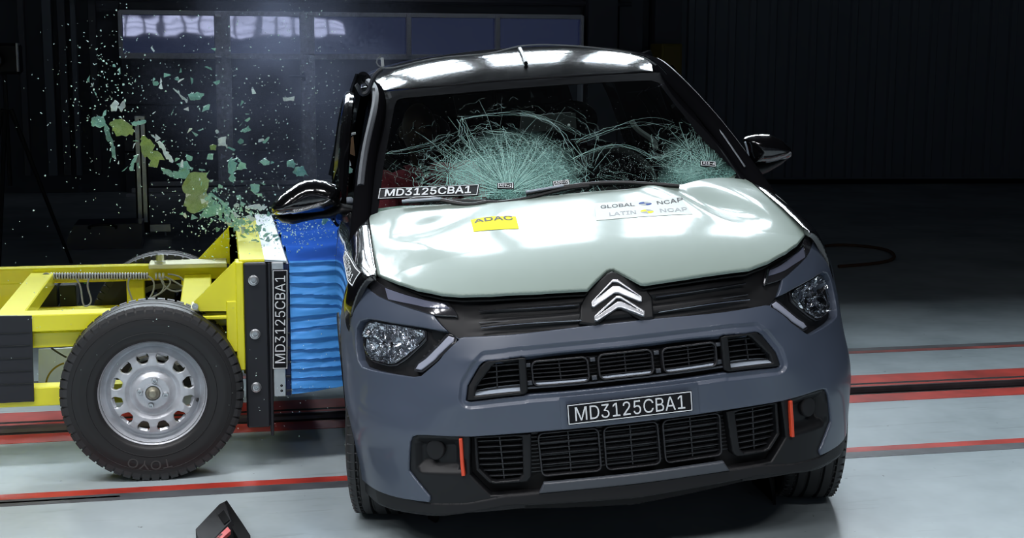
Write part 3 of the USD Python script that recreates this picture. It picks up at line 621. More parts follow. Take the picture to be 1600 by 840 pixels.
obj('skid_plate', FA.panel(skid, .012, .002, .006, .02), 'dark_satin_grey', CAR, label='dark grey satin skid plate')
chin_p = both(Polygon(np.vstack([L([(1336, 672), (1286, 712), (1240, 725), (1190, 727), (1080, 742), (1000, 754)]), [[-.02, _s0], [-.02, _s0-.045]], L([(1188, 743), (1263, 737), (1286, 728.6), (1323, 700), (1338, 674)])])).buffer(.002))
obj('chin', FA.panel(chin_p, .02, -.004, .008, .05), 'black_matte', CAR, label='black lower lip under the bumper')
l_hex_o = FA.poly(Z2([(838, 318), (1140, 298), (1185, 300), (1185, 560), (1160, 590), (960, 604), (930, 598), (850, 520)]))
l_hex_i = FA.poly(Z2([(856, 332), (1090, 318), (1130, 322), (1135, 545), (1110, 575), (975, 590), (945, 585), (868, 510)]))
zlt, zlb = zc((890, 674)), zc((890, 744)); lu = [ub((842, 700)), ub((934, 700)), ub((942, 700)), ub((1031, 700))]; lhw = (lu[3]-lu[2])/2
l_hex_o = l_hex_o.intersection(sbox(-9, 0, lu[0]-.012, 9)); l_hex_i = l_hex_i.intersection(sbox(-9, 0, lu[0]-.03, 9))
cells('lower_end_frame', l_hex_o, l_hex_i, [(lu[0], -lhw-.012, zlb, zlt), (-lhw, lhw, zlb, zlt), (lhw+.012, -lu[0], zlb, zlt)], None, 0, 7, -.012, 0, .006, 0)
obj('radiator', [FA.panel(sbox(-.34, z, .34, z+.004), .05, -.05, 0, .003) for z in np.arange(zlb+.01, zlt, .012)]+[FA.panel(sbox(-.3, z, .3, z+.003), .05, -.05, 0, .003) for z in np.arange(zb1+.012, zt1, .012)], 'slat_plastic', CAR, smooth=False)
# number plate
pl = on([(885.7, 631.7), (1081, 609.5), (887.6, 663.8), (1082.9, 639.5)], 1, -.0465, True)
def plate(parent, tl, tr, bl, text, name='number_plate', h=.62, lab=None, bold=False, border=.045, txtw=.86):
    tl, tr, bl = map(np.asarray, (tl, tr, bl)); w, hh = np.linalg.norm(tr-tl), np.linalg.norm(bl-tl)
    T = frame(bl, tr-tl, tl-bl); b = border*hh
    o = obj(name, extr(sbox(0, 0, w, hh), .003, T), 'label_black', parent, label=lab)
    obj('border', extr(sbox(b*.6, b*.6, w-b*.6, hh-b*.6).difference(sbox(1.6*b, 1.6*b, w-1.6*b, hh-1.6*b)), .0006, T @ trans(0, 0, .003)), 'label_white', o)
    t = meshkit.text_mesh(text, h*hh, .0006, bold); bb = t.bounds; k = min(1., txtw*w/(bb[1, 0]-bb[0, 0]))
    if txtw*w/(bb[1, 0]-bb[0, 0]) > 1 and txtw > .8: k = txtw*w/(bb[1, 0]-bb[0, 0])
    t.vertices = (t.vertices-[(bb[0, 0]+bb[1, 0])/2, (bb[0, 1]+bb[1, 1])/2, 0])*[k, 1, 1]+[w/2, hh/2, .003]
    obj('lettering', moved(t, T), 'label_white', o); return o
plate(CAR, pl[0], pl[1], pl[2], 'MD3125CBA1', lab='black front plate reading MD3125CBA1', txtw=.88, h=.66)
obj('plate_recess', FA.panel(rrect(-.215, float(L([(985, 655)])[0, 1])-.01, .215, zc((985, 615))+.012, .006), .02, .0015, .0015, .01), 'bumper_paint', CAR)

# ---- flanks: fender and doors, v runs from the upper edge outwards and down
def side_fn(s, dent=True):
    def fn(y, v):
        y = np.asarray(y, float); v = np.asarray(v, float)
        xh = np.interp(y, [.2, .35, .6, .95, 1.2, 3.0, 3.9], [.70, .715, .712, .705, .77, .77, .70]); zh = np.interp(y, [.2, .35, .6, .95, 1.2, 3.0, 3.9], [.93, .945, 1.0, 1.068, 1.055, 1.06, 1.05])
        a = np.clip(v/.3, 0, np.pi/2); zl_ = .66; W = .853+0*y-.07*np.clip((y-3.2)/.7, 0, 1)**2
        W = W-.16*np.clip((.5-y)/.3, 0, 1)**1.5
        x = xh+(W-xh)*np.sin(a)**.9; z = zl_+(zh-zl_)*np.cos(a); z = np.where(v > .3*np.pi/2, zl_-(v-.3*np.pi/2), z)
        if dent and s < 0: x = x-.085*np.exp(-((y-1.75)/.38)**4)*np.clip((z-.2)/.3, 0, 1)
        return np.stack([s*x, y+0*v, z], -1)
    return fn
for s in (-1, 1):
    SD = Patch(side_fn(s), (.2, 3.95), (-.02, .95), 60, 60, (s, 0, .2))
    arch = Polygon([(.66+.375*np.cos(t), .471+.66-.33+.375*np.sin(t)) for t in np.linspace(0, 2*np.pi, 40)])
    arch2 = Polygon([(3.2+.375*np.cos(t), .471+.66-.33+.375*np.sin(t)) for t in np.linspace(0, 2*np.pi, 40)])
    fen = Polygon([(.36, .10), (.345, .02), (.40, -.012), (.95, -.012), (1.16, .02), (1.16, .80), (1.0, .82), (.4, .75), (.40, .3)]).difference(arch)
    obj('fender', FA_ := SD.panel(fen, .02, 0, .005, .02), 'black_gloss', CAR, label='black front fender')
    obj('wheel_arch_trim', SD.panel(arch.buffer(.05).difference(arch).intersection(sbox(0, 0, 2, .84)), .02, .004, .006, .06), 'black_matte', CAR)
    obj('wheel_house', SD.panel(arch.buffer(.03), .06, -.24, 0, .01), 'dark_void', CAR)
    for y0, y1, nm in ((1.17, 2.18, 'front_door'), (2.19, 3.15, 'rear_door')):
        obj(nm, SD.panel(sbox(y0, .0, y1, .80).difference(arch2.buffer(.02)), .03, 0, .006, .03), 'black_gloss', CAR)
    obj('rear_quarter', SD.panel(sbox(3.16, .0, 3.9, .72).difference(arch2), .04, 0, .006, .02), 'black_gloss', CAR)
    obj('sill', SD.panel(sbox(1.02, .805, 2.84, .93), .04, 0, .01, .06), 'black_matte', CAR)
    if s < 0:
        # a number sticker lies on the fender beside the lamp
        q = SD.uv([(537, 404), (541, 390), (566, 426), (552.5, 449)]); stk = Polygon(q).buffer(0)
        so = obj('fender_sticker', SD.panel(stk, .01, .003, 0, .003), 'label_black', CAR, label='black number sticker on the fender')
        obj('border', SD.panel(stk.buffer(-.004).difference(stk.buffer(-.009)), .012, .0042, 0, .001), 'label_white', so)
        t = meshkit.text_mesh('MD3125CBA1', 1., .0006); bb = t.bounds; dx, dy = q[3]-q[0], (q[1]-q[0]+q[2]-q[3])/2
        t.vertices = (t.vertices-[bb[0, 0], bb[0, 1], 0])/[bb[1, 0]-bb[0, 0], bb[1, 1]-bb[0, 1], 1]
        obj('lettering', SD.wrap(t, q[0]+dx*.08+dy*.22, dx*.84, dy*.54, .0045), 'label_white', so)

# ---- roof, windscreen, pillars, glasshouse
_rz = CubicSpline([1.5, 1.65, 1.75, 1.85, 1.95, 2.1, 2.3, 2.8, 3.3, 3.9], [1.41, 1.482, 1.5275, 1.5645, 1.589, 1.604, 1.609, 1.606, 1.582, 1.50])
def roof_fn(x, y): return np.stack([x+0*y, y+0*x, _rz(y)-.045*(x/.6)**2-.022*np.abs(x/.6)**7], -1)
RF = Patch(roof_fn, (-.68, .68), (1.5, 3.9), 70, 70, (0, -.1, 1))
def ws_fn(x, t):
    b = .86+.09*(x/.7)**2; zb_ = 1.085-.012*(x/.7)**2; e = 1.60+.06*(x/.57)**2; ze = 1.478-.012*(x/.57)**2
    return np.stack([x+0*t, b+(e-b)*t, zb_+(ze-zb_)*t+.03*t*(1-t)], -1)
WS = Patch(ws_fn, (-.86, .86), (-.2, 1.12), 80, 60, (0, -1, 1))
seam_px = [(601, 144), (680, 137.5), (763, 130), (900, 121), (967, 117), (1033, 115)]
seam = RF.uv(seam_px)
roof_o = Polygon(np.vstack([seam, [(.66, 1.95), (.64, 2.6), (.62, 3.4), (.55, 3.85), (-.55, 3.85), (-.62, 3.4), (-.64, 2.6), (-.66, 1.95)]])).buffer(0)
obj('roof', RF.panel(roof_o, .03, .004, .006, .03), 'black_gloss', CAR, label='glossy black roof panel')
glass_px = [(620, 157), (625, 154.5), (636.7, 153), (710, 146.7), (900, 131.7), (966.7, 128), (1016.7, 126), (1030, 130), (1060, 170), (1090, 210), (1130, 250), (1152, 272), (1145, 282), (1070, 300), (995, 307), (865, 318), (780, 326), (690, 333), (590, 335), (595, 296.7), (600, 256), (616.7, 165)]
glass_p = Polygon(WS.uv(glass_px)).buffer(0)
ws_o = Polygon(WS.uv([(601, 144), (680, 137.5), (763, 130), (900, 121), (967, 117), (1033, 114), (1062, 150), (1100, 200), (1165, 274), (1150, 300), (995, 320), (780, 340), (575, 350), (575, 326), (588, 240)])).buffer(0)
obj('windscreen', WS.panel(ws_o, .03, 0, 0, .004), 'windscreen_glass', CAR, label='shattered windscreen')
obj('windscreen_border', WS.panel(ws_o.buffer(.004).difference(glass_p), .02, .0015, 0, .003), 'black_gloss', CAR)
obj('roof_seam', RF.line(seam, .003, .006, 6), 'chrome_dark', CAR)
obj('cowl', WS.panel(Polygon([(-.72, -.14), (.72, -.14), (.74, .03), (.5, -.01), (0, -.03), (-.5, -.01), (-.74, .03)]), .03, -.004, .004, .03), 'black_matte', CAR)
for s in (-1, 1):
    P = spl([(s*.772, .76, .93), (s*.735, .93, 1.05), (s*.675, 1.28, 1.265), (s*.602, 1.645, 1.452), (s*.612, 1.95, 1.502), (s*.622, 2.5, 1.53), (s*.605, 3.2, 1.50), (s*.555, 3.8, 1.40)], 50)
    obj('roof_pillar', tube(P, np.interp(np.arange(50), [0, 3, 14, 22, 49], [.03, .037, .032, .026, .026]), 12), 'pillar_black', CAR, label='glossy black windscreen pillar and roof rail')
    strip = [p+np.array([s*.010, -.026, .014] if s < 0 else [.024, -.02, .012]) for p in P[6:22]]
    obj('pillar_strip', tube(strip, .016 if s < 0 else .006, 8), 'strip_grey', CAR)
    for y, zz, xx in ((2.18, 1.545, .63), (3.15, 1.53, .61)):
        obj('side_pillar', tube([(s*.785, y, 1.03), (s*.70, y, 1.32), (s*xx, y, zz)], [.045, .04, .035], 8), 'black_gloss', CAR)
    # side windows (the struck side has lost its front pane)
    def gl(y0, y1): return hullm([(s*.78, y0, 1.05), (s*.78, y1, 1.05), (s*.645, y1-.05, 1.50), (s*.645, max(y0, 1.72), 1.49), (s*.775, y0, 1.05), (s*.64, y1-.05, 1.5)])
    if s > 0: obj('door_window', gl(1.15, 2.14), 'dark_glass', CAR)
    obj('door_window', gl(2.22, 3.1), 'dark_glass', CAR)
    if s < 0:
        dp = on([(557, 138), (556, 200), (559, 270), (560, 330)], 0, -.83, True)
        obj('door_frame', tube(spl([(-.80, 2.2, 1.06), (-.735, 2.0, 1.40), (-.715, 1.75, 1.47), (-.735, 1.55, 1.40), (-.775, 1.35, 1.2), (-.80, 1.2, 1.04)], 30), .022, 8), 'black_gloss', CAR, label='bent black door window frame')
        for pp in ([(562, 150), (570, 145), (575, 140)], ):
            pass
        for pts in ([(541, 213), (538, 224), (541, 240), (547, 259)], [(541, 217), (548, 210), (556, 208)]):
            obj('torn_trim', tube(spl(on(pts, 1, 1.75, True), 12), .006, 6), 'label_white', CAR)
        obj('side_airbag_tab', hullm(np.vstack([on([(541, 222), (552, 212), (555, 244), (546, 240)], 1, 1.8, True), on([(541, 222), (552, 212), (555, 244), (546, 240)], 1, 1.83, True)])), 'torn_orange', CAR)
        obj('bent_trim', tube(spl(on([(556, 132), (561, 140), (566, 147), (572, 146), (578, 136), (586, 118), (597, 108)], 1, 1.7, True), 20), .010, 6), 'dark_satin_grey', CAR)
    else:
        obj('roof_edge_strip', tube(spl(on([(985, 84), (1017, 93), (1043, 117), (1078, 168)], 1, 1.6, True)*[1, 1, 1], 20), .0025, 6), 'chrome', CAR)
        obj('pillar_edge', tube(spl([WS.at([q], .03)[0] for q in WS.uv([(1080, 153), (1110, 196), (1161, 271)])], 16), .0035, 6), 'dark_satin_grey', CAR)
obj('tailgate', hullm([(-.72, 3.9, .5), (.72, 3.9, .5), (-.72, 3.93, 1.0), (.72, 3.93, 1.0), (-.72, 3.85, .5), (.72, 3.85, .5), (-.7, 3.85, 1.0), (.7, 3.85, 1.0)]), 'black_gloss', CAR)
obj('tailgate_window', hullm([(-.68, 3.93, 1.0), (.68, 3.93, 1.0), (-.55, 3.83, 1.45), (.55, 3.83, 1.45), (-.55, 3.82, 1.45), (.68, 3.92, 1.0)]), 'dark_glass', CAR)
obj('floor_pan', [box(-.70, .70, .45, 3.8, .24, .30), box(-.44, .44, .22, 1.2, .30, .74), box(-.72, .72, 1.05, 1.12, .3, 1.0)], 'dark_void', CAR)

# roof wire, left hanging with a loop
wp = RF.at(RF.uv([(604, 106), (640, 102), (702, 96), (760, 90), (800, 84)]), .02)
w2 = on([(595, 88), (589, 93), (589, 100), (596, 105), (612, 106)], 1, 1.75, True)
w3 = on([(700, 89), (776, 80.5), (808, 72), (860, 70), (914, 72), (962, 78), (1000, 86)], 1, 2.0, True)
obj('loose_wire', [tube(spl(np.vstack([w2, on([(640, 100), (700, 89), (776, 81), (808, 73), (860, 70), (914, 73), (962, 79), (1000, 88), (1030, 106)], 1, 1.75, True)]), 80), .0034, 6)], 'wire_grey', CAR, label='thin grey wire lying over the roof')
wb = on([(597, 90), (597, 104)], 1, 1.75, True)
obj('wire_clip', box(*(wb[0, 0]-.006, wb[0, 0]+.006, 1.745, 1.757, wb[1, 2], wb[0, 2]), .001), 'label_white', CAR)
obj('roof_clamp', tube(RF.at(RF.uv([(812, 80), (818, 92), (822, 103)]), .012), .009, 8), 'black_satin', CAR)

# wipers
def wipe(px, r, w, m, par, name): return obj(name, WS.line(WS.uv(px), r, w, 6), m, par)
for arm, blade in (([(640, 314), (700, 311), (765, 313), (778, 314)], [(630, 313), (690, 309), (700, 311), (760, 312)]), ([(778, 314), (830, 306), (890, 292), (920, 289)], [(822, 303), (880, 293), (950, 286), (1000, 287), (1060, 291)])):
    o = wipe([(a, b+7) for a, b in arm], .007, .014, 'black_satin', CAR, 'wiper_arm'); blade = [(a, b+(9 if blade[0][0] < 700 else 5)) for a, b in blade]; wipe(blade, .008, .016, 'rubber', o, 'wiper_blade')
    wipe(blade[:2], .006, .022, 'grey_ledge', o, 'wiper_blade_clip')
# ---- tyres of the car (steered a little) and door mirrors
def tyre_prof(r, w, rim):                      # (radius, offset) round the outside of a tyre
    return [(rim, -w*.36), (rim+.012, -w*.46), ((r+rim)/2, -w*.52), (r-.022, -w*.485), (r-.006, -w*.42), (r, -w*.30), (r, w*.30), (r-.006, w*.42), (r-.022, w*.485), ((r+rim)/2, w*.52), (rim+.012, w*.46), (rim, w*.36)]
def smooth_prof(p, n=60):
    p = np.asarray(p, float); t = np.r_[0, np.cumsum(np.linalg.norm(np.diff(p, axis=0), axis=1))]; return np.stack([np.interp(np.linspace(0, t[-1], n), t, p[:, k]) for k in (0, 1)], 1)
Winv = np.eye(4); Winv[:3, :3] = CR.T; Winv[:3, 3] = -CR.T @ CT
def car_wheel(cx, cy, steer, tilt=0.):
    T = Winv @ trans(cx, cy, .312) @ rotz(steer) @ trimesh.transformations.rotation_matrix(tilt, [0, 1, 0])
    p = smooth_prof(tyre_prof(.316, .205, .20), 90)
    for g in (-.062, -.024, .024, .062): k = np.abs(p[:, 1]-g*1.0) < .005; p[k & (p[:, 0] > .3), 0] -= .009
    t = obj('car_wheel', moved(lathe(p, 96, 'x'), T), 'rubber', CAR, label='black car tyre with four grooves')
    blocks = []
    for a in np.arange(0, 2*np.pi, 2*np.pi/64):
        for sd in (-1, 1):
            b = box(sd*.078-.016, sd*.078+.016, -.002, .002, .300, .3125, .0005); b.apply_transform(trimesh.transformations.rotation_matrix(a+.02*sd, [1, 0, 0])); blocks.append(b)
    obj('tread_edges', moved(trimesh.util.concatenate(blocks), T), 'rubber_worn', t, kind='stuff')
    obj('rim', moved(lathe([(.02, .05), (.19, .04), (.205, .075), (.205, -.075), (.19, -.06), (.02, -.04)], 48, 'x'), T), 'dark_satin_grey', t)
gL, gR = on((572, 806), 2, 0)[0], on((1258, 772), 2, 0)[0]
car_wheel(-.028, -1.208, math.radians(-13)); car_wheel(1.468, -1.305, math.radians(-13))
car_wheel(.05, 1.31, 0); car_wheel(1.54, 1.21, 0)

def puff(px, Y, hf, hb, name, m, parent, step=.008, label=None, pw=.5, d0=.05):
    """a rounded body whose outline is the given one, seen square on, swelling to the front and back"""
    PP = Patch(lambda u, v: np.stack([u+0*v, Y+0*u+0*v, v+0*u], -1), (-1.4, 1.4), (.5, 1.8), 3, 3, (0, -1, 0)); g = Polygon(PP.uv(px)).buffer(0)
    g = g.buffer(-.006).buffer(.006)
    f = lambda h: (lambda p, d: h*np.clip(d/d0, 0, 1)**pw*(2-np.clip(d/d0, 0, 1)**pw)**.5)
    a = PP.panel(g, step, 0, .002, .001, f(hf)); PB = Patch(PP.fn, (-1.4, 1.4), (.5, 1.8), 3, 3, (0, 1, 0)); b = PB.panel(g, step, 0, .002, .001, f(hb))
    return obj(name, [a, b], m, parent, label=label, smooth=50)
E6 = lambda pts: Z(400, 240, 5.25, pts); E8 = lambda pts: Z(900, 50, 3.0, pts)
mL = puff(E6([(122, 440), (140, 402), (185, 355), (240, 308), (330, 245), (400, 216), (480, 208), (580, 225), (660, 262), (698, 300), (706, 360), (690, 430), (560, 480), (400, 500), (220, 510), (140, 495)]), 1.22, .075, .07, 'door_mirror', 'black_gloss', CAR, label='glossy black door mirror over the blue barrier')
puff(E6([(150, 490), (220, 500), (400, 490), (560, 470), (700, 400), (800, 425), (860, 450), (850, 490), (760, 505), (620, 530), (500, 535), (400, 555), (300, 580), (215, 565), (170, 525)]), 1.235, .06, .06, 'mirror_foot', 'black_satin', mL)
obj('indicator', tube(spl(on(E6([(215, 492), (330, 470), (450, 440), (560, 405), (612, 372)]), 1, 1.135, True), 20), [.004]*4+[.009]*12+[.003]*4, 8), 'bulb_metal', mL)
puff(E6([(130, 455), (150, 430), (185, 440), (210, 480), (195, 505), (160, 500)]), 1.19, .02, .02, 'yellow_mark', 'sticker_yellow', mL)
puff(E6([(712, 400), (740, 355), (785, 355), (815, 385), (800, 420), (720, 420)]), 1.26, .03, .02, 'mirror_joint', 'grey_ledge', mL)
mR = puff(E8([(785, 500), (800, 488), (850, 478), (900, 478), (960, 500), (1000, 535), (1010, 568), (1000, 590), (900, 615), (815, 620), (795, 560)]), 1.22, .075, .06, 'door_mirror', 'black_gloss', CAR, label='glossy black door mirror on the far side of the car')
puff(E8([(752, 618), (815, 608), (890, 600), (985, 572), (1012, 560), (1008, 580), (960, 620), (900, 655), (830, 685), (785, 680), (760, 650)]), 1.235, .05, .05, 'mirror_foot', 'black_satin', mR)
obj('indicator', tube(spl(on(E8([(890, 608), (940, 598), (985, 580), (1008, 564)]), 1, 1.15, True), 12), .005, 6), 'dark_satin_grey', mR)
obj('mirror_edge', tube(spl(on(E8([(792, 515), (800, 540), (810, 605)]), 1, 1.18, True), 12), .004, 6), 'grey_ledge', mR)

# ---- cabin
def ell(c, r, n=2): m = trimesh.creation.icosphere(subdivisions=n, radius=1.); m.vertices = m.vertices*np.asarray(r)+np.asarray(c); return m
obj('dashboard', hullm([(sx*x, y, z) for sx in (-1, 1) for x, y, z in ((.70, 1.0, 1.02), (.70, 1.38, 1.04), (.70, 1.46, .98), (.70, 1.45, .75), (.70, 1.0, .7))]), 'interior_dark', CAR)
for sx in (-1, 1):
    st = obj('front_seat', [hullm([(sx*.36+a, y, z) for a in (-.24, .24) for y, z in ((1.85, .45), (2.35, .42), (2.35, .58), (1.85, .62))])], 'interior_dark', CAR)
    obj('seat_back', hullm([(sx*.36+a*w, y, z) for w, y, z in ((.25, 2.3, .5), (.25, 2.42, .5), (.22, 2.55, 1.12), (.22, 2.65, 1.10)) for a in (-1, 1)]), 'interior_dark', st)
    obj('headrest', ell((sx*.36, 2.63, 1.24), (.13, .05, .10)), 'interior_dark', st)
obj('rear_bench', hullm([(x, y, z) for x in (-.62, .62) for y, z in ((3.1, .45), (3.3, 1.05), (3.4, 1.05), (3.4, .45))]), 'interior_dark', CAR)
swc = np.array([.36, 1.72, .98]); a = np.linspace(0, 2*np.pi, 48, endpoint=False); _e1, _e2 = np.array([1, 0, 0]), np.array([0, .35, .94])
sw = obj('steering_wheel', tube(swc+.185*(np.cos(a)[:, None]*_e1+np.sin(a)[:, None]*_e2), .014, 8, True), 'interior_grey', CAR)
obj('spoke', hullm(np.vstack([swc+x*_e1+z*_e2+y*np.array([0, .94, -.35]) for x in (-.18, .18) for z in (-.03, .03) for y in (0, .02)])), 'interior_dark', sw)
rm = WS.at(WS.uv([(855, 168)]), -.07)[0]
o = obj('rear_view_mirror', hullm([rm+[a, y, z] for a, z in ((-.11, -.02), (-.1, .035), (.1, .035), (.115, .03), (.115, -.03), (-.1, -.03)) for y in (-.015, .015)]), 'interior_grey', CAR)
obj('sensor_dot', ell(rm+[.085, -.016, -.015], (.006, .003, .006)), 'label_white', o)
q = on([(885, 165), (921, 165), (921, 185), (886, 186)], 1, 2.7, True)
obj('rear_screen_patch', hullm(np.vstack([q, q+[0, .02, 0]])), 'grey_ledge', CAR)
for px, m in (([(708, 150), (770, 144), (772, 180), (715, 182)], 'interior_grey'), ([(776, 144), (828, 140), (832, 178), (778, 180)], 'interior_grey')):
    q = on(px, 1, 3.5, True); obj('rear_window_view', hullm(np.vstack([q, q+[0, .02, 0]])), m, CAR)
obj('grab_handle', tube(spl(on([(987, 188), (1000, 205), (1012, 213), (1022, 222), (1024, 232)], 1, 1.6, True), 14), .012, 6), 'interior_light', CAR)
for pts in ([(1000, 145), (1018, 170), (1030, 200), (1040, 225)], [(1010, 140), (1030, 165), (1045, 195)]):
    obj('pillar_lining', tube(spl(on(pts, 1, 1.9, True), 12), .02, 6), 'interior_dark', CAR)

# ---- test dummy in the seat on the struck side
def limb(pts): 
    ms = [hullm(np.vstack([ell(a, [ra]*3, 1).vertices, ell(b, [rb]*3, 1).vertices])) for (a, ra), (b, rb) in zip(pts[:-1], pts[1:])]
    return ms
DM = thing('test_dummy', 'seated test dummy in a maroon shirt leaning behind the shattered windscreen', 'dummy', mat=carT)
import manifold3d as m3
def fuse(ms, e=.02):
    u = m3.Manifold()
    for m in ms: u += m3.Manifold(m3.Mesh(np.asarray(m.vertices, np.float32), np.asarray(m.faces, np.uint32)))
    me = u.refine_to_length(e).to_mesh(); t = trimesh.Trimesh(me.vert_properties[:, :3], me.tri_verts); trimesh.smoothing.filter_taubin(t, iterations=12); return t
body_ = [hullm(np.vstack([ell((-.38, 2.15, .66), (.18, .14, .12), 1).vertices, ell((-.40, 2.0, .95), (.16, .12, .14), 1).vertices]))]
body_ += [hullm(np.vstack([ell((-.40, 2.0, .92), (.17, .12, .12), 1).vertices, ell((-.42, 1.95, 1.09), (.21, .10, .07), 1).vertices]))]
body_ += limb([((-.60, 1.95, 1.08), .065), ((-.62, 1.78, .88), .05), ((-.50, 1.58, .90), .04)])+limb([((-.24, 1.95, 1.09), .065), ((-.20, 1.74, .90), .05), ((-.30, 1.55, .95), .04)])
obj('shirt', fuse(body_), 'maroon_cloth', DM, label='maroon shirt')
hd = [ell((-.43, 1.90, 1.30), (.075, .095, .115)), hullm(np.vstack([ell((-.43, 1.94, 1.12), [.05]*3, 1).vertices, ell((-.43, 1.92, 1.24), [.05]*3, 1).vertices])), ell((-.43, 1.80, 1.285), (.014, .022, .02), 1), ell((-.43, 1.825, 1.235), (.045, .03, .03), 1)]+[ell((-.43+s*.076, 1.91, 1.295), (.012, .025, .032), 1) for s in (-1, 1)]
obj('head', fuse(hd, .015), 'dummy_skin', DM)
for s in (-1, 1): obj('eye', ell((-.43+s*.032, 1.815, 1.315), (.013, .008, .008), 1), 'interior_dark', DM)
obj('hips', fuse(limb([((-.30, 2.2, .62), .09), ((-.28, 1.75, .66), .075)])+limb([((-.46, 2.2, .62), .09), ((-.48, 1.75, .66), .075)])), 'interior_grey', DM)
for hand, (x, y, z) in enumerate(((-.50, 1.55, .90), (-.30, 1.52, .95))):
    ms = [ell((x, y-.03, z), (.036, .05, .018), 1)]
    for k in range(4): ms += limb([((x-.027+.018*k, y-.06, z), .0095), ((x-.030+.020*k, y-.10-.01*(k in (1, 2)), z-.004), .009), ((x-.030+.020*k, y-.12-.012*(k in (1, 2)), z-.022), .008)])
    sg = 1 if hand == 0 else -1; ms += limb([((x+sg*.03, y-.02, z), .011), ((x+sg*.052, y-.055, z-.006), .010), ((x+sg*.05, y-.08, z-.012), .009)])
    obj('hand', fuse(ms, .008), 'dummy_skin', DM)
bp = spl([(-.63, 2.12, 1.18), (-.52, 1.90, 1.12), (-.38, 1.86, .92), (-.24, 1.98, .70)], 30)
belt = obj('seat_belt', hullm(bp[:2]) if False else trimesh.util.concatenate([tube(bp+np.array([d, 0, d*.5]), .006, 6) for d in np.linspace(-.02, .02, 6)]), 'interior_dark', CAR)
for px in ([(653, 257), (662, 254), (673, 268), (663, 273)], [(648, 279), (656, 274), (671, 287), (664, 291)]):
    q = on(px, 1, 1.82, True); m_ = obj('belt_marker', hullm(np.vstack([q, q+[0, .006, 0]])), 'belt_band', belt, label='striped belt marker', smooth=False)
    for f in (.2, .5, .8):
        a, b = q[0]+(q[3]-q[0])*f, q[1]+(q[2]-q[1])*f; w_ = (q[3]-q[0])*.07
        obj('marker_stripe', hullm(np.vstack([[p+d for p in (a-w_, a+w_, b-w_, b+w_)] for d in ([0, -.003, 0], [0, 0, 0])])), 'interior_dark', m_, smooth=False)
# ---- broken windscreen: cracks as fine ribbons of opaque crushed glass, craze and crumbs
M['crack'] = mat('crack', (.42, .74, .66), .45)
M['crumb'] = mat('crumb', (.62, .78, .76), .4)
nodes = {'g': ('texture_coordinate', {}), 'v': ('voronoi_texture', dict(feature='distance_to_edge', scale=70.)), 'n': ('noise_texture', dict(scale=9., detail=4.)), 'r': ('rgb_ramp', dict(ramp=[(.0, (.9, .9, .9)), (.05, (.45, .45, .45)), (.12, (.0, .0, .0))])),
         'r2': ('rgb_ramp', dict(ramp=[(.36, (.02, .02, .02)), (.74, (.5, .5, .5))])), 'mm': ('math', dict(math_type='maximum')), 'at': ('attribute', dict(attribute='fade')), 'mu': ('math', dict(math_type='multiply')),
         'd': ('principled_bsdf', dict(base_color=(.22, .50, .44), roughness=.4)), 't': ('transparent_bsdf', dict(color=(1, 1, 1))), 'm': ('mix_closure', {})}
M['craze'] = usdkit.material(stage, '/World/Looks/craze', nodes, [('g.object', 'v.vector'), ('g.object', 'n.vector'), ('v.distance', 'r.fac'), ('n.fac', 'r2.fac'), ('r.color', 'mm.value1'), ('r2.color', 'mm.value2'), ('mm.value', 'mu.value1'), ('at.fac', 'mu.value2'), ('mu.value', 'm.fac'), ('t.BSDF', 'm.closure1'), ('d.BSDF', 'm.closure2')], surface='m.closure')
def ribbons(segs, w0=.0022):
    V, Fc = [], []
    for pts, w in segs:
        P = WS.at(pts, .0035); k = len(P)
        T = np.gradient(P, axis=0); N = WS.normal(pts[:, 0], pts[:, 1]); S = np.cross(T, N); S /= np.linalg.norm(S, axis=1)[:, None]+1e-12
        ww = (w*np.linspace(1, .35, k))[:, None]; b = len(V)*0+sum(len(x) for x in V)
        V.append(np.concatenate([P-S*ww/2, P+S*ww/2]))
        for i in range(k-1): Fc += [[b+i, b+i+1, b+k+i+1], [b+i, b+k+i+1, b+k+i]]
    return trimesh.Trimesh(np.concatenate(V), np.array(Fc), process=False)
rc = np.random.default_rng(11)
def inglass(p): return shapely.contains_xy(glass_p, p[:, 0], p[:, 1])
def xz(uv): return np.stack([uv[:, 0], uv[:, 1]*.62], 1)        # roughly metric on the screen
segs = []
def star(cpx, radius, n, arcs, a0=0, a1=2*np.pi, w=.0022, flat=1.0, seed=0):
    c = WS.uv([cpx])[0]
    for k in range(n):
        a = a0+(a1-a0)*(k+rc.uniform(-.4, .4))/n; r1 = radius*rc.uniform(.55, 1.05); r0 = radius*rc.uniform(.03, .3)
        t = np.linspace(0, 1, 9); rr = r0+(r1-r0)*t; aa = a+np.cumsum(rc.normal(0, .012, 9))+.25*rc.normal()*t*t*.5
        p = c+np.stack([rr*np.cos(aa), rr*np.sin(aa)/.62*flat], 1); k_ = inglass(p)
        if k_.sum() > 2: segs.append((p[k_], w*rc.uniform(.35, 1.1)))
    for k in range(arcs):
        r = radius*rc.uniform(.25, 1.02)**.7; a = rc.uniform(a0, a1); da = rc.uniform(.05, .28)
        t = np.linspace(-.5, .5, 7); aa = a+da*t; rr = r*(1+np.cumsum(rc.normal(0, .022, 7)))
        p = c+np.stack([rr*np.cos(aa), rr*np.sin(aa)/.62*flat], 1); k_ = inglass(p)
        if k_.sum() > 2: segs.append((p[k_], w*rc.uniform(.25, .8)))
star((795, 302), .34, 110, 260, -.15, 3.3, .0015)
star((795, 302), .50, 22, 60, .1, 3.0, .0010)
star((700, 268), .13, 40, 80, 0, 6.28, .0013)
star((1110, 268), .26, 60, 110, .4, 3.5, .0012)
star((1078, 236), .15, 26, 60, 0, 6.28, .0012)
star((925, 270), .22, 20, 60, 0, 6.28, .0010)
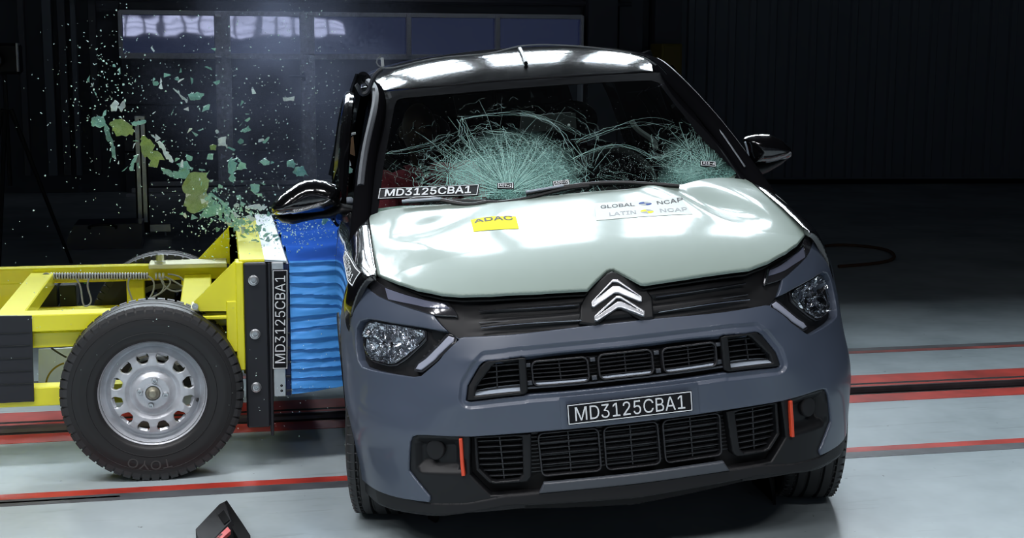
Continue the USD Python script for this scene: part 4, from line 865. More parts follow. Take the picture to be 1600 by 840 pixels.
for px in ([(600, 243), (640, 236), (690, 222), (720, 205)], [(900, 222), (960, 205), (1010, 192), (1060, 200)], [(716, 186), (760, 180), (812, 178), (860, 190), (910, 212)], [(1020, 250), (1050, 240), (1090, 205)], [(760, 205), (810, 215), (822, 238), (818, 262)], [(900, 250), (1000, 236), (1040, 258), (1120, 262)], [(812, 178), (870, 200), (905, 235), (920, 268)], [(716, 186), (735, 230), (740, 262)]):
    for j in range(4):
        q = spl(WS.uv(px)+rc.normal(0, .010, (len(px), 2)), 26); q = q+np.cumsum(rc.normal(0, .0035, q.shape), 0); segs.append((q[inglass(q)], .0011 if j < 2 else .0007))
segs = [s for s in segs if len(s[0]) > 2]
WSO = [c for c in CAR.GetChildren() if c.GetName() == 'windscreen'][0]
obj('crack_web', ribbons(segs), 'crack', WSO, label='pale green web of cracks', kind='stuff', smooth=False)
# crazed, whitened patches round the two impacts, thinning outwards
def craze(name, px, fade_c, fr):
    g = WS.poly(px).intersection(glass_p); m = WS.panel(g, .012, .0028, 0, .0003); c = WS.uv([fade_c])[0]
    p = usdkit.mesh(stage, fresh(ppath(WSO), name), m, M['craze'], smooth=False)
    cp = WS.at([c])[0]; d = np.linalg.norm(np.asarray(m.vertices)-cp, axis=1); vv = np.asarray(m.vertices); tt = (vv[:, 1]-(.86+.09*(vv[:, 0]/.7)**2))/(.74+.06*(vv[:, 0]/.57)**2-.09*(vv[:, 0]/.7)**2); f = np.clip((1.0-d/fr)*2.2, 0, 1)*np.clip(shapely.distance(g.boundary.difference(sbox(-1, -.3, 1, .10)), shapely.points(np.stack([vv[:, 0], tt], 1)))/.07, 0, 1)
    UsdGeom.PrimvarsAPI(p).CreatePrimvar('fade', Sdf.ValueTypeNames.FloatArray, 'vertex').Set(f.astype(np.float32).tolist())
craze('crazed_patch', [(690, 300), (690, 260), (720, 225), (760, 205), (800, 198), (850, 205), (895, 235), (915, 270), (905, 295), (860, 306), (800, 312), (740, 312)], (795, 296), .42)
craze('crazed_patch', [(1025, 292), (1030, 265), (1035, 235), (1050, 213), (1085, 205), (1110, 225), (1135, 250), (1150, 272), (1130, 284), (1080, 295)], (1112, 272), .25)
# crumbs
cr = []
def scatter(n, cpx, sx, sy):
    p = np.stack([rc.normal(cpx[0], sx, n), rc.normal(cpx[1], sy, n)], 1); uv = WS.uv(p); k = inglass(uv); return uv[k]
pts = np.vstack([scatter(420, (980, 262), 42, 16), scatter(220, (800, 250), 90, 40), scatter(160, (640, 260), 40, 40), scatter(160, (1085, 262), 40, 22), scatter(110, (850, 200), 140, 35)])
P = WS.at(pts, .004); N = WS.normal(pts[:, 0], pts[:, 1]); V, Fc = [], []
for i in range(len(P)):
    r = rc.uniform(.0006, .0016); a = np.cross(N[i], [1, 0, 0]); a /= np.linalg.norm(a); b = np.cross(N[i], a); k = len(V)
    V += [P[i]+r*a, P[i]+r*b, P[i]-r*a, P[i]-r*b, P[i]+N[i]*r]; Fc += [[k, k+1, k+4], [k+1, k+2, k+4], [k+2, k+3, k+4], [k+3, k, k+4]]
obj('glass_crumbs', trimesh.Trimesh(np.array(V), np.array(Fc), process=False), 'crumb', WSO, kind='stuff', smooth=False)
# number strips stuck to the screen
def screen_label(px, text, txth, name='screen_label', lab=None):
    q = WS.uv(px); g = Polygon(q)
    o = obj(name, WS.panel(g, .02, .006, 0, .003), 'label_black', CAR, label=lab); e = g.buffer(-.003)
    obj('border', WS.panel(e.difference(e.buffer(-.003)), .008, .0072, 0, .0006), 'label_white', o)
    t = meshkit.text_mesh(text, 1., .0005, True); bb = t.bounds; dx, dy = q[1]-q[0], q[3]-q[0]
    t.vertices = (t.vertices-[bb[0, 0], bb[0, 1], 0])/[bb[1, 0]-bb[0, 0], bb[1, 1]-bb[0, 1], 1]
    obj('lettering', WS.wrap(t, q[0]+dx*(.07 if len(text) > 6 else .14)+dy*(1-txth)/2, dx*(.86 if len(text) > 6 else .72), dy*txth, .0085), 'label_white', o)
screen_label([(590, 313), (748, 305), (750, 290), (592, 296)][:1]+[(747, 307), (750, 290), (593, 296)], 'MD3125CBA1', .66, lab='black strip reading MD3125CBA1 on the windscreen')
screen_label([(777, 296), (803, 297), (803, 287), (777, 288)], 'A09+2', .5, lab='small black tag reading A09+2')
screen_label([(864, 293), (891, 290), (889, 282), (863, 285)], 'A00+0', .5, lab='small black tag over the wiper')
screen_label([(1094, 261), (1119, 263), (1118, 254), (1094, 253)], 'A10-6', .5, lab='small black tag reading A10-6')
# stickers on the hood
def hood_sticker(px, m, name, lab, parts):
    q = HD.uv(px); g = Polygon(q).buffer(0)
    o = obj(name, HD.panel(g, .02, .0132, 0, .0008), m, CAR, label=lab)
    for text, (fx, fy, fw, fh), mm in parts:
        t = meshkit.text_mesh(text, 1., .0003, True); bb = t.bounds; dx, dy = q[1]-q[0], q[3]-q[0]
        t.vertices = (t.vertices-[bb[0, 0], bb[0, 1], 0])/[bb[1, 0]-bb[0, 0], bb[1, 1]-bb[0, 1], 1]
        obj('lettering', HD.wrap(t, q[0]+dx*fx+dy*fy, dx*fw, dy*fh, .0136), mm, o)
    return o, q
hood_sticker([(741, 367.5), (811, 362.5), (806, 344), (737, 349)], 'sticker_yellow', 'hood_sticker', 'yellow sticker reading ADAC', [('ADAC', (.06, .58, .86, .32), 'sticker_grey')])
o, q = hood_sticker([(932, 350), (1082, 340), (1062, 313), (929, 323)], 'sticker_pale', 'hood_sticker', 'pale sticker with two lines of lettering', [('GLOBAL', (.06, .62, .36, .20), 'sticker_grey'), ('NCAP', (.66, .62, .28, .20), 'sticker_grey'), ('LATIN', (.14, .16, .28, .2), 'sticker_pale_grey'), ('NCAP', (.67, .16, .29, .2), 'sticker_pale_grey')])
for fy, cols in ((.72, ('sticker_blue', 'sticker_pale_grey')), (.26, ('sticker_yellow', 'sticker_pale_grey'))):
    c = q[0]+(q[1]-q[0])*.535+(q[3]-q[0])*fy; 
    for k in range(4):
        a = np.linspace(k*np.pi/2, (k+1)*np.pi/2, 9); r1 = np.array([.026, .026])
        g = Polygon(np.vstack([[c], c+np.stack([np.cos(a)*.022, np.sin(a)*.022], 1)]))
        obj('roundel', HD.panel(g, .02, .0137, 0, .0003), cols[0] if k in (1, 3) else cols[1], o)
# ================================================================== the yellow trolley
mat('yellow_paint', (.95, .90, .02), .36, 0, .4, .5, noise=(4, .04)); mat('yellow_edge', (.86, .86, .55), .45)
mat('rim_silver', (.60, .62, .66), .42, .45, .3, noise=(14, .18)); mat('rim_dirty', (.28, .29, .3), .5, .5); mat('hub_brass', (.38, .36, .28), .4, .7)
mat('steel_black', (.016, .018, .024), .55); mat('cable_grey', (.42, .46, .47), .45); mat('coil_white', (.72, .76, .78), .45); mat('teal_plastic', (.02, .22, .22), .4)
TR = thing('crash_trolley', 'bright yellow steel crash trolley on silver wheels, left of the car', 'trolley', (0, 0, 0))
def trolley_wheel(y, sgn):                     # sgn -1: outer face towards the camera
    cx, cz, r = -.833, .329, .329; T = trans(cx, y, cz) @ np.diag([1., -sgn, 1., 1.])
    G = stage.DefinePrim(fresh(ppath(TR), 'wheel'), 'Xform')
    prof = [(.196, -.075), (.205, -.088), (.225, -.092), (.262, -.099), (.290, -.094), (.312, -.086), (.324, -.074), (.328, -.06), (.329, -.03), (.329, .03), (.328, .06), (.324, .074), (.312, .086), (.262, .099), (.205, .088), (.196, .075)]
    p = smooth_prof(prof, 70); g = (np.abs(np.abs(p[:, 1])-.028) < .004) & (p[:, 0] > .32); p[g, 0] -= .008
    def put(m): m = moved(m, T); (m.invert() if sgn > 0 else None); return m
    ty = obj('tyre', put(lathe(p, 120)), 'rubber', G, label='black tyre')
    bl = []
    for a in np.arange(0, 2*np.pi, 2*np.pi/58):
        for yy in (-.078, .078):
            b = hullm([(x, yy+dy, z) for x in (-.0135, .0135) for dy, z in ((-.012, .300), (.014, .300), (.014, .3298), (-.003, .3278), (-.009, .316))]); b.apply_transform(trimesh.transformations.rotation_matrix(a, [0, 1, 0])); bl.append(b)
    obj('shoulder_block', put(trimesh.util.concatenate(bl)), 'rubber_worn', G, kind='stuff', smooth=False)
    ringw = [lathe([(rr-.0012, -.0945-dd), (rr, -.0965-dd), (rr+.0012, -.0945-dd)], 96) for rr, dd in ((.232, .0), (.285, .0))]
    obj('sidewall_ring', put(trimesh.util.concatenate(ringw)), 'rubber_worn', G, kind='stuff')
    if sgn < 0:
        t = meshkit.text_mesh('TOYO', .033, .0012); bb = t.bounds; v = np.asarray(t.vertices); xx = (v[:, 0]-(bb[0, 0]+bb[1, 0])/2)*1.25
        ang = np.radians(-94)-xx/.262*1.0; rr = .248+v[:, 1]; t.vertices = np.stack([rr*np.cos(ang), -.0985-v[:, 2]+.0*rr, rr*np.sin(ang)], 1); 
        obj('tyre_lettering', put(t), 'rubber_letter', G)
    h = lambda q: np.interp(q, [0, .026, .03, .06, .072, .085, .10, .125, .150, .160, .170, .178, .188, .193, .199, .202], [-.004, -.004, .0, .0, .012, .020, .004, .0, .006, .018, .034, .030, .008, -.002, -.004, .004])
    DP = Patch(lambda u, v: np.stack([u+0*v, -.060+h(np.hypot(u, v)), v+0*u], -1), (-.21, .21), (-.21, .21), 3, 3, (0, -1, 0), car=False)
    disc = Point(0, 0).buffer(.201, 32)
    holes = [affinity.rotate(affinity.translate(Polygon([(-.012, -.020), (.012, -.020), (.024, .004), (.020, .021), (-.020, .021), (-.024, .004)]).buffer(-.012).buffer(.0115, 8), 0, .131), k*30+14, origin=(0, 0)) for k in range(12)]
    rim = obj('rim', put(DP.panel(disc.difference(unary_union(holes)), .0055, 0, .003, .014, None, [Point(0, 0).buffer(q, 48).exterior for q in (.029, .06, .072, .085, .10, .152, .158, .163, .168, .172, .178, .183, .188, .193, .197)], Point(0, 0).buffer(.199).difference(Point(0, 0).buffer(.153)))), 'rim_silver', G, label='silver steel rim with twelve holes')
    obj('rim_barrel', put(lathe([(.190, -.06), (.186, -.02), (.17, 0), (.17, .06), (.196, .075)], 64)), 'rim_dirty', G)
    obj('brake_drum', put(lathe([(.001, -.01), (.10, -.01), (.11, 0), (.11, .07), (.001, .07)], 48)), 'dark_void', G)
    obj('hub_cap', put(moved(lathe([(.001, -.024), (.012, -.022), (.022, -.012), (.027, 0), (.027, .01)], 32), trans(0, -.062, 0))), 'hub_brass', G)
    obj('hub_ring', put(moved(lathe([(.027, .004), (.028, -.006), (.034, -.006), (.035, .004)], 40), trans(0, -.062, 0))), 'rim_silver', G)
    for k in range(4):
        a = np.radians(10+90*k); c = (.047*np.sin(a), -.062, .047*np.cos(a))
        obj('lug_bolt', put(moved(lathe([(.001, -.004), (.0045, -.004), (.0055, -.013), (.0085, -.013), (.0095, -.003), (.0115, .0), (.0115, .006)], 20), trans(*c))), 'steel_bright', G)
    a = np.radians(-13); obj('valve', put(tube([(.165*np.cos(a), -.035, .165*np.sin(a)), (.163*np.cos(a), -.062, .163*np.sin(a))], .005, 8)), 'rubber', G)
trolley_wheel(-.648, -1); trolley_wheel(.68, 1)
obj('axle', tube([(-.833, -.6, .329), (-.833, .62, .329)], .035, 12), 'steel_black', TR)
Y = lambda name, *a, m='yellow_paint', lab=None: obj(name, box(*a), m, TR, label=lab)
Y('side_beam', -2.6, -.52, -.56, -.46, .543, .607); Y('side_beam', -2.6, -.9, -.53, -.47, .477, .536); Y('lower_beam', -2.6, -.9, -.55, -.47, .258, .330)
Y('far_beam', -2.6, -.55, .50, .58, .555, .623); Y('far_beam', -2.6, -.55, .50, .58, .40, .436)
for px0, px1 in ((-10, 38), (198, 226), (284, 304)):
    a, b = on([(px0, 460)], 1, .5)[0][0], on([(px1, 460)], 1, .5)[0][0]; Y('far_upright', a, b, .495, .575, .43, .56)
Y('cross_beam', -1.40, -1.30, -.47, .5, .54, .605); Y('cross_beam', -.74, -.62, -.47, .5, .50, .58); Y('cross_beam', -2.5, -2.4, -.5, .5, .54, .6)
a = on([(232, 411)], 1, .45)[0]; Y('mounting_plate', a[0], -.55, .44, .60, .615, .635, m='yellow_edge')
b = on([(250, 410)], 1, .48)[0]
obj('plate_bolt', moved(lathe([(.001, .045), (.014, .045), (.018, .04), (.018, .014), (.024, .012), (.024, 0)], 6, 'z'), trans(b[0], .48, .634)), 'steel_bright', TR)
# front uprights, gussets and the plate that carries the barrier
def gusset(y, y1, pts): obj('gusset', hullm([(p[0], yy, p[2]) for p in on(pts, 1, y) for yy in (y, y1)]), 'yellow_paint', TR, label='triangular yellow gusset plate', smooth=False)
gusset(-.655, -.635, [(303, 472), (366, 409), (380, 411), (380, 486), (312, 486)])
gusset(.60, .62, [(305.6, 409), (357.6, 354.5), (381, 354), (381, 413)])
Y('front_upright', -.56, -.495, -.66, -.58, .46, .655); Y('front_upright', -.524, -.494, -.665, -.56, .39, .80); Y('front_upright', -.54, -.42, .60, .70, .3, .78)
Y('front_plate', -.50, -.47, -.55, .62, .35, .795); Y('upright_cap', -.51, -.41, -.64, .7, .79, .806, m='yellow_paint')
Y('foot_beam', -.70, -.5, -.655, -.60, .585, .60)
Y('gusset_web', -.69, -.52, -.64, -.50, .615, .63, m='yellow_edge')
for p in ((305, 478),): 
    c = on([p], 1, -.66)[0]; obj('gusset_bolt', moved(lathe([(.001, -.01), (.012, -.01), (.012, .002)], 8), trans(*c)), 'steel_bright', TR)
c = on([(307, 411)], 1, .59)[0]; obj('gusset_bolt', moved(lathe([(.001, -.01), (.012, -.01), (.012, .002)], 8), trans(*c)), 'steel_bright', TR)
obj('buffer_post', box(-.493, -.407, -.672, -.60, .168, .797, .006), 'steel_black', TR, label='black steel post with three bolts')
obj('buffer_plate', box(-.405, -.393, -.668, .84, .132, .797, .003), 'steel_black', TR)
for px in ((396, 437.6), (398.6, 521.5), (400.3, 604.5)):
    c = on([px], 1, -.672)[0]; o = obj('post_bolt', moved(lathe([(.001, -.002), (.008, -.002), (.008, -.012), (.013, -.011), (.015, -.006), (.0195, -.004), (.0195, .002)], 24), trans(c[0], -.672, c[2])), 'steel_bright', TR)
# black side panel, rear left
q = on([(-60, 494), (49.5, 493), (53, 627), (-60, 632)], 1, -.565)
pn = obj('side_panel', hullm([(*p[:2], p[2]) for p in q]+[(p[0], -.553, p[2]) for p in q]), 'steel_black', TR, label='black ribbed side panel', smooth=False)
for k in range(5):
    z = .35+k*.048; obj('panel_rib', box(-1.6, q[1][0]-.01, -.5685, -.563, z, z+.002, .0005), 'interior_grey', pn, smooth=False)
q = on([(60, 545), (86, 545), (92, 600), (60, 600)], 1, -.3)
obj('inner_plate', hullm([(*p[:2], p[2]) for p in q]+[(p[0]+.2, -.28, p[2]) for p in q]), 'grey_ledge', TR, smooth=False)
# coiled cable along the far beam, with hanging loops
ca = on([(78, 431), (232, 431)], 1, .47); n = 36
for k in range(n):
    f = (k+.5)/n; c = ca[0]*(1-f)+ca[1]*f; obj('coil_turn', moved(lathe([(.006, -.0034), (.0145, -.0034), (.016, -.002), (.016, .002), (.0145, .0034), (.006, .0034)], 12, 'x'), trans(*c)), 'coil_white', TR)
obj('coil_core', tube([ca[0], ca[1]], .0115, 8), 'steel_black', TR)
cb = on([(244, 431), (255, 431)], 1, .47)
for k in range(3): obj('coil_turn', moved(lathe([(.006, -.005), (.0145, -.005), (.016, 0), (.0145, .005), (.006, .005)], 12, 'x'), trans(*(cb[0]*(1-k/2)+cb[1]*k/2))), 'coil_white', TR)
for pts in ([(40, 446), (55, 440), (72, 437), (78, 432), (74, 427), (67, 430), (70, 436), (77, 434)], [(77, 434), (70, 452), (60, 470), (48, 478), (40, 480)], [(118, 434), (125, 446), (128, 464), (134, 478), (141, 474), (141, 462), (137, 448), (140, 434)],
            [(203, 434), (200, 445), (203, 458), (207, 469)], [(230, 431), (240, 440), (240, 452), (233, 466)], [(262, 428), (275, 430), (287, 438), (288, 450), (276, 455), (264, 452), (254, 442), (252, 432)], [(248, 434), (256, 448), (252, 456), (242, 462), (233, 468)], [(258, 432), (266, 440), (258, 452), (240, 464)], [(264, 434), (290, 450), (308, 462), (318, 470)]):
    obj('cable', tube(spl(on(pts, 1, .44), 26), .0042, 6), 'cable_grey', TR)
for px, yy in (((131, 445), .45), ((95, 514), -.46)):
    c = on([px], 1, yy)[0]; obj('cable_clip', box(c[0]-.01, c[0]+.01, c[1]+.09, c[1]+.11, c[2]-.010, c[2]+.010), 'teal_plastic', TR)
for pts, m in (([(80, 543), (90, 550), (104, 558)], 'steel_black'), ([(100, 567), (80, 580), (74, 590), (72, 600)], 'dim_yellow'), ([(45, 452), (34, 465), (30, 480)], 'steel_black')):
    obj('cable', tube(spl(on(pts, 1, -.4 if pts[0][1] > 500 else .45), 14), .004, 6), m, TR)
for a_, b_ in ((47, 90), (92, 120), (245, 275)):
    q = on([(a_, 446), (b_, 480)], 1, .62); obj('inner_box', box(q[0][0], q[1][0], .62, .75, q[1][2], q[0][2]), 'interior_grey' if a_ < 200 else 'steel_black', TR)

# ================================================================== deformable barrier
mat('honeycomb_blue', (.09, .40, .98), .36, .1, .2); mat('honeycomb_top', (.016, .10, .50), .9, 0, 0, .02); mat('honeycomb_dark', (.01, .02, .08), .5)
BR = thing('deformable_barrier', 'crushed blue honeycomb barrier block on an aluminium plate, pressed into the car side', 'barrier', (0, 0, 0))
obj('mounting_plate', box(-.392, -.345, -.663, .84, .283, .797, .003), 'alu', BR, label='aluminium mounting plate')
obj('top_flange', hullm([(-.415, -.66, .800), (-.335, -.66, .795), (-.415, .84, .800), (-.335, .84, .795), (-.415, -.66, .808), (-.335, -.66, .803), (-.415, .84, .808), (-.335, .84, .803)]), 'alu', BR, smooth=False)
for z in (.305, .325): obj('plate_hole', moved(lathe([(.001, -.0012), (.005, -.0012), (.005, .001)], 16), trans(-.362, -.663, z)), 'dark_void', BR)
obj('vent_strip', box(-.345, -.326, -.655, .83, .284, .79, .002), 'honeycomb_dark', BR)
for k in range(9): z = .30+k*.055; obj('vent_tab', box(-.3445, -.326, -.662, -.65, z, z+.008, .001), 'steel_black', BR)
q = on([(425.5, 420.5), (447.4, 420.5), (425.7, 575.7), (449.7, 575.7)], 1, -.666)
plate(BR, q[2], q[0], q[3], 'MD3125CBA1', 'barrier_label', .66, 'black upright label reading MD3125CBA1', False, .05, .88)
# the block: a hundred folded sheets seen as a creased side face and a rippled top
def xend(z, y=0): return np.interp(z, [.25, .31, .36, .6, .8, .9], [-.155, -.125, -.105, -.115, -.10, -.09])
nx, nz = 26, 160
gxx, gzz = np.meshgrid(np.linspace(0, 1, nx), np.linspace(0, 1, nz), indexing='ij')
zlo = .288+.02*gxx**1.5; zz = zlo+(.80-zlo)*gzz; xx = -.324+(xend(zz)+.324)*gxx
ph = zz/.040+.30*meshkit.fbm(np.stack([xx*3, zz*9, 0*xx+3], -1), 2, 3)*2+(.22*gxx*np.sin(zz*31)); tri_ = np.where(ph % 1 < .9, (ph % 1)/.9, 1-((ph % 1)-.9)/.1)
yy = -.649-.011*(1-np.clip(tri_, 0, 1)**.8)+.007*(meshkit.fbm(np.stack([xx*12, zz*46, 0*xx], -1), 3, 5)-.5)+.02*gxx**3
V = np.stack([xx, yy, zz], -1).reshape(-1, 3); a = np.arange(nx*nz).reshape(nx, nz)
Fq = np.stack([a[:-1, :-1], a[1:, :-1], a[1:, 1:], a[:-1, 1:]], -1).reshape(-1, 4)
obj('creased_side', (V, Fq), 'honeycomb_blue', BR, label='creased blue side of the honeycomb', smooth=25)
ny = 90; gxx, gyy = np.meshgrid(np.linspace(0, 1, nx), np.linspace(0, 1, ny), indexing='ij'); yv = -.655+1.48*gyy; xv = -.324+(.24)*gxx+.02*np.sin(yv*9)*gxx
zv = .795+.03*np.clip(gyy*4, 0, 1)*gxx**2+.016*np.sin(yv*14+1.5*gxx)*np.clip(gyy*6, 0, 1)+.010*(meshkit.fbm(np.stack([xv*14, yv*14, 0*xv], -1), 3, 8)-.5)
a = np.arange(nx*ny).reshape(nx, ny); Fq = np.stack([a[:-1, :-1], a[1:, :-1], a[1:, 1:], a[:-1, 1:]], -1).reshape(-1, 4)
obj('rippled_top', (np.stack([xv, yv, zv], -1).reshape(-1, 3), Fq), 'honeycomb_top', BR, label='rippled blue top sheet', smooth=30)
obj('honeycomb_core', hullm([(x, y, z) for x, y, z in ((-.324, -.61, .30), (-.14, -.60, .34), (-.324, -.61, .775), (-.12, -.60, .78), (-.324, .82, .30), (-.14, .82, .34), (-.324, .82, .775), (-.12, .82, .78))]), 'honeycomb_blue', BR, smooth=False)
# foreground: black block on the floor with a red tag
T0 = on([(345, 838)], 2, 0)[0]
q = on(Z(280, 760, 10.5, [(270, 695), (660, 285), (780, 220), (1040, 600), (1170, 800), (1120, 1100), (560, 1300), (250, 1000)]), 2, .0)
t = thing('black_block', 'black angular block with a red tag lying on the floor near the camera', 'camera housing', (0, 0, 0))
zt_ = .075; top = on(Z(280, 760, 10.5, [(270, 695), (660, 285), (740, 245), (850, 560), (560, 860), (330, 900)]), 2, zt_); low = top*[1, 1, 0]+[0, 0, .0]
obj('block_body', hullm(np.vstack([top, low, low[1:4]+[.05, -.02, 0]])), 'black_matte', t, smooth=False)
sd = on(Z(280, 760, 10.5, [(680, 290), (780, 220), (1040, 600), (1170, 800), (1060, 1000), (850, 600), (720, 420)]), 2, .062)
obj('block_flap', hullm(np.vstack([sd, sd*[1, 1, 0]])), 'interior_dark', t, smooth=False)
rg = on(Z(280, 760, 10.5, [(795, 655), (845, 720), (640, 900), (580, 860)]), 2, .080)
tg = obj('red_tag', hullm(np.vstack([rg, rg-[0, 0, .012]])), 'tag_red', t, label='red tag', smooth=False)
tt = meshkit.text_mesh('MICAM', .010, .0006); tt.invert() if False else None
obj('lettering', moved(tt, frame(rg[3]+(rg[2]-rg[3])*.5+[0, 0, .0004]+(rg[0]-rg[3])*.08, rg[0]-rg[3], rg[0]-rg[1])), 'sticker_grey', tg)
obj('block_pad', hullm(np.vstack([on(Z(280, 760, 10.5, [(640, 460), (730, 380), (830, 540), (740, 610)]), 2, .079), on(Z(280, 760, 10.5, [(640, 460), (730, 380), (830, 540), (740, 610)]), 2, .07)])), 'interior_dark', t, smooth=False)
# ================================================================== flying glass
def shard_mat(name, a, b, al):
    nodes = {'g': ('texture_coordinate', {}), 'v': ('voronoi_texture', dict(feature='distance_to_edge', scale=230.)), 'r': ('rgb_ramp', dict(ramp=[(.02, (*b,)), (.16, (*a,))])), 'n': ('noise_texture', dict(scale=55., detail=6., roughness=.75)),
             'mx': ('mix', dict(mix_type='mix', color2=b)), 'rn': ('rgb_ramp', dict(ramp=[(.42, (0, 0, 0)), (.60, (.9, .9, .9))])), 'p': ('principled_bsdf', dict(roughness=.22, specular_ior_level=.8)), 'tr': ('translucent_bsdf', dict(color=a)), 't': ('transparent_bsdf', dict(color=(.85, .95, .9))), 'm1': ('mix_closure', dict(fac=.35)), 'm2': ('mix_closure', dict(fac=al))}
    M[name] = usdkit.material(stage, f'/World/Looks/{name}', nodes, [('g.object', 'v.vector'), ('v.distance', 'r.fac'), ('g.object', 'n.vector'), ('n.fac', 'rn.fac'), ('rn.color', 'mx.fac'), ('r.color', 'mx.color1'), ('mx.color', 'p.base_color'), ('p.BSDF', 'm1.closure1'), ('tr.BSDF', 'm1.closure2'), ('t.BSDF', 'm2.closure1'), ('m1.closure', 'm2.closure2')], surface='m2.closure')
shard_mat('shard_green', (.20, .42, .36), (.50, .72, .66), .78); shard_mat('shard_yellow', (.24, .34, .10), (.48, .56, .30), .82); shard_mat('shard_white', (.62, .70, .70), (.85, .9, .9), .95)
M['dust'] = usdkit.material(stage, '/World/Looks/dust', {'d': ('principled_bsdf', dict(base_color=(.80, .95, .92), roughness=.3)), 't': ('translucent_bsdf', dict(color=(.85, 1., .96))), 'm': ('mix_closure', dict(fac=.45))}, [('d.BSDF', 'm.closure1'), ('t.BSDF', 'm.closure2')], surface='m.closure')
rs = np.random.default_rng(5)
def shard(px, y, m, label, group=None, bend=.3, th=.004, cat='glass shard', name='glass_shard'):
    P = on(px, 1, y); c = P.mean(0); size = np.ptp(P, 0).max()
    g = Polygon([(p[0]-c[0], p[2]-c[2]) for p in P]).buffer(0)
    e_ = shapely.get_coordinates(shapely.segmentize(g.exterior, max(.008, size/9)))[:-1]; e_ = e_+rs.normal(0, min(.035*size, .0045), e_.shape); g = Polygon(e_).buffer(0)
    if g.geom_type != 'Polygon': g = max(g.geoms, key=lambda q: q.area)
    tx, tz = rs.uniform(-.5, .5, 2)
    fn = lambda u, v: np.stack([u+0*v, tx*u+tz*v+bend*(meshkit.noise(np.stack([u/size*2.2+9, v/size*2.2+5+c[0]*3, 0*u], -1))-.5)*size, v+0*u], -1)
    PP = Patch(fn, (-.4, .4), (-.4, .4), 3, 3, (0, -1, 0), car=False)
    f = Patch(lambda u, v: fn(u, v)+[0, th, 0], (-.4, .4), (-.4, .4), 3, 3, (0, 1, 0), car=False)
    st = max(.006, size/9)
    a = PP.panel(g, st, 0, 0, th); b = f.panel(g, st, 0, 0, .0003); a = trimesh.util.concatenate([a, b]); a.apply_translation(c)
    return obj(name, a, m, None, label, cat, group, smooth=False)
A = lambda pts: Z(100, 120, 3.23, pts)
G, YL, WH = 'shard_green', 'shard_yellow', 'shard_white'
BIG = [
 ([(145, 205), (175, 198), (203, 200), (210, 240), (185, 256), (140, 245)], G, 'crackled green shard farthest left of the flying glass'),
 ([(225, 232), (255, 214), (290, 212), (335, 232), (362, 275), (345, 292), (265, 298), (240, 270)], YL, 'olive yellow curled shard near the top of the stand'),
 ([(335, 232), (375, 222), (411, 218), (408, 236), (355, 250)], G, 'slim pale blade pointing at the top of the stand'),
 ([(390, 310), (408, 290), (445, 325), (460, 370), (490, 388), (496, 420), (468, 464), (432, 456), (440, 420), (386, 370)], YL, 'olive yellow lobed shard overlapping the stand column'),
 ([(465, 330), (490, 335), (520, 370), (546, 410), (544, 432), (510, 402)], WH, 'bright white glinting splinter right of the stand column'),
 ([(200, 255), (216, 250), (245, 320), (266, 380), (272, 416), (255, 405), (235, 350)], G, 'long narrow green sliver hanging at the far left'),
 ([(615, 510), (650, 482), (690, 480), (727, 489), (722, 560), (735, 640), (655, 690), (625, 675), (612, 610), (598, 580), (606, 540)], YL, 'largest yellow-green sheet of broken glass'),
 ([(640, 650), (700, 600), (738, 610), (760, 640), (735, 655), (660, 690)], G, 'blue-green sheet over the lower edge of the largest sheet'),
 ([(680, 715), (720, 660), (780, 640), (802, 680), (760, 705), (700, 713)], G, 'crackled green piece just below the largest sheet'),
 ([(708, 545), (735, 580), (800, 622), (832, 630), (800, 636), (740, 605)], G, 'curved green splinter right of the largest sheet'),
 ([(622, 95), (660, 75), (706, 85), (682, 116), (640, 116)], G, 'leaf-shaped crackled shard high against the gate'),
 ([(695, 176), (710, 145), (736, 140), (731, 166)], G, 'green rhombus shard left of the gate post'),
 ([(828, 420), (868, 410), (863, 500), (850, 552), (833, 480)], G, 'green dagger pointing straight down at the gate post'),
 ([(870, 402), (917, 442), (921, 464), (870, 471), (886, 440)], G, 'notched green shard right of the green dagger'),
 ([(778, 310), (819, 300), (812, 345), (780, 346)], WH, 'white squarish shard on the gate post'),
 ([(738, 347), (756, 339), (771, 347), (764, 370), (740, 368)], YL, 'small olive shard left of the white squarish shard'),
 ([(724, 390), (752, 388), (748, 420), (721, 416)], G, 'dark green shard below the small olive shard'),
 ([(889, 276), (930, 247), (945, 270), (902, 281)], G, 'green flake between the gate post and the door'),
 ([(988, 426), (1013, 409), (1038, 430), (1015, 446)], G, 'green lozenge left of the door post'),
 ([(1124, 425), (1158, 417), (1163, 464), (1130, 452)], G, 'grey-green crackled flake above the door mirror, left one'),
 ([(548, 60), (558, 60), (628, 125), (618, 130)], WH, 'thin pale stick slanting beside the leaf-shaped shard'),
 ([(340, 432), (353, 402), (376, 391), (341, 478), (329, 475)], G, 'green sliver left of the stand column'),
 ([(490, 460), (520, 464), (562, 490), (545, 508), (500, 486)], G, 'green wedge left of the largest sheet'),
 ([(568, 440), (620, 425), (632, 450), (600, 472)], G, 'green flake above the largest sheet'),
 ([(578, 470), (620, 458), (642, 500), (620, 522), (572, 505)], G, 'green plate touching the top of the largest sheet'),
 ([(912, 655), (960, 643), (1027, 660), (1000, 671), (930, 669)], WH, 'bright white blade left of the door mirror'),
 ([(1104, 106), (1163, 99), (1160, 119), (1110, 124)], WH, 'pale crackled bar near the door handle'),
 ([(938, 545), (958, 538), (986, 545), (985, 575), (965, 590), (945, 572)], G, 'smooth green chip above the white blade'),
 ([(232, 150), (255, 118), (275, 130), (262, 175), (238, 178)], WH, 'pale crumpled cluster above the olive curled shard, left half'),
 ([(276, 150), (300, 118), (310, 150), (290, 178)], WH, 'pale crumpled cluster above the olive curled shard, right half'),
]
for px, m, lab in BIG: shard(A(px), rs.uniform(-.1, .25), m, lab)
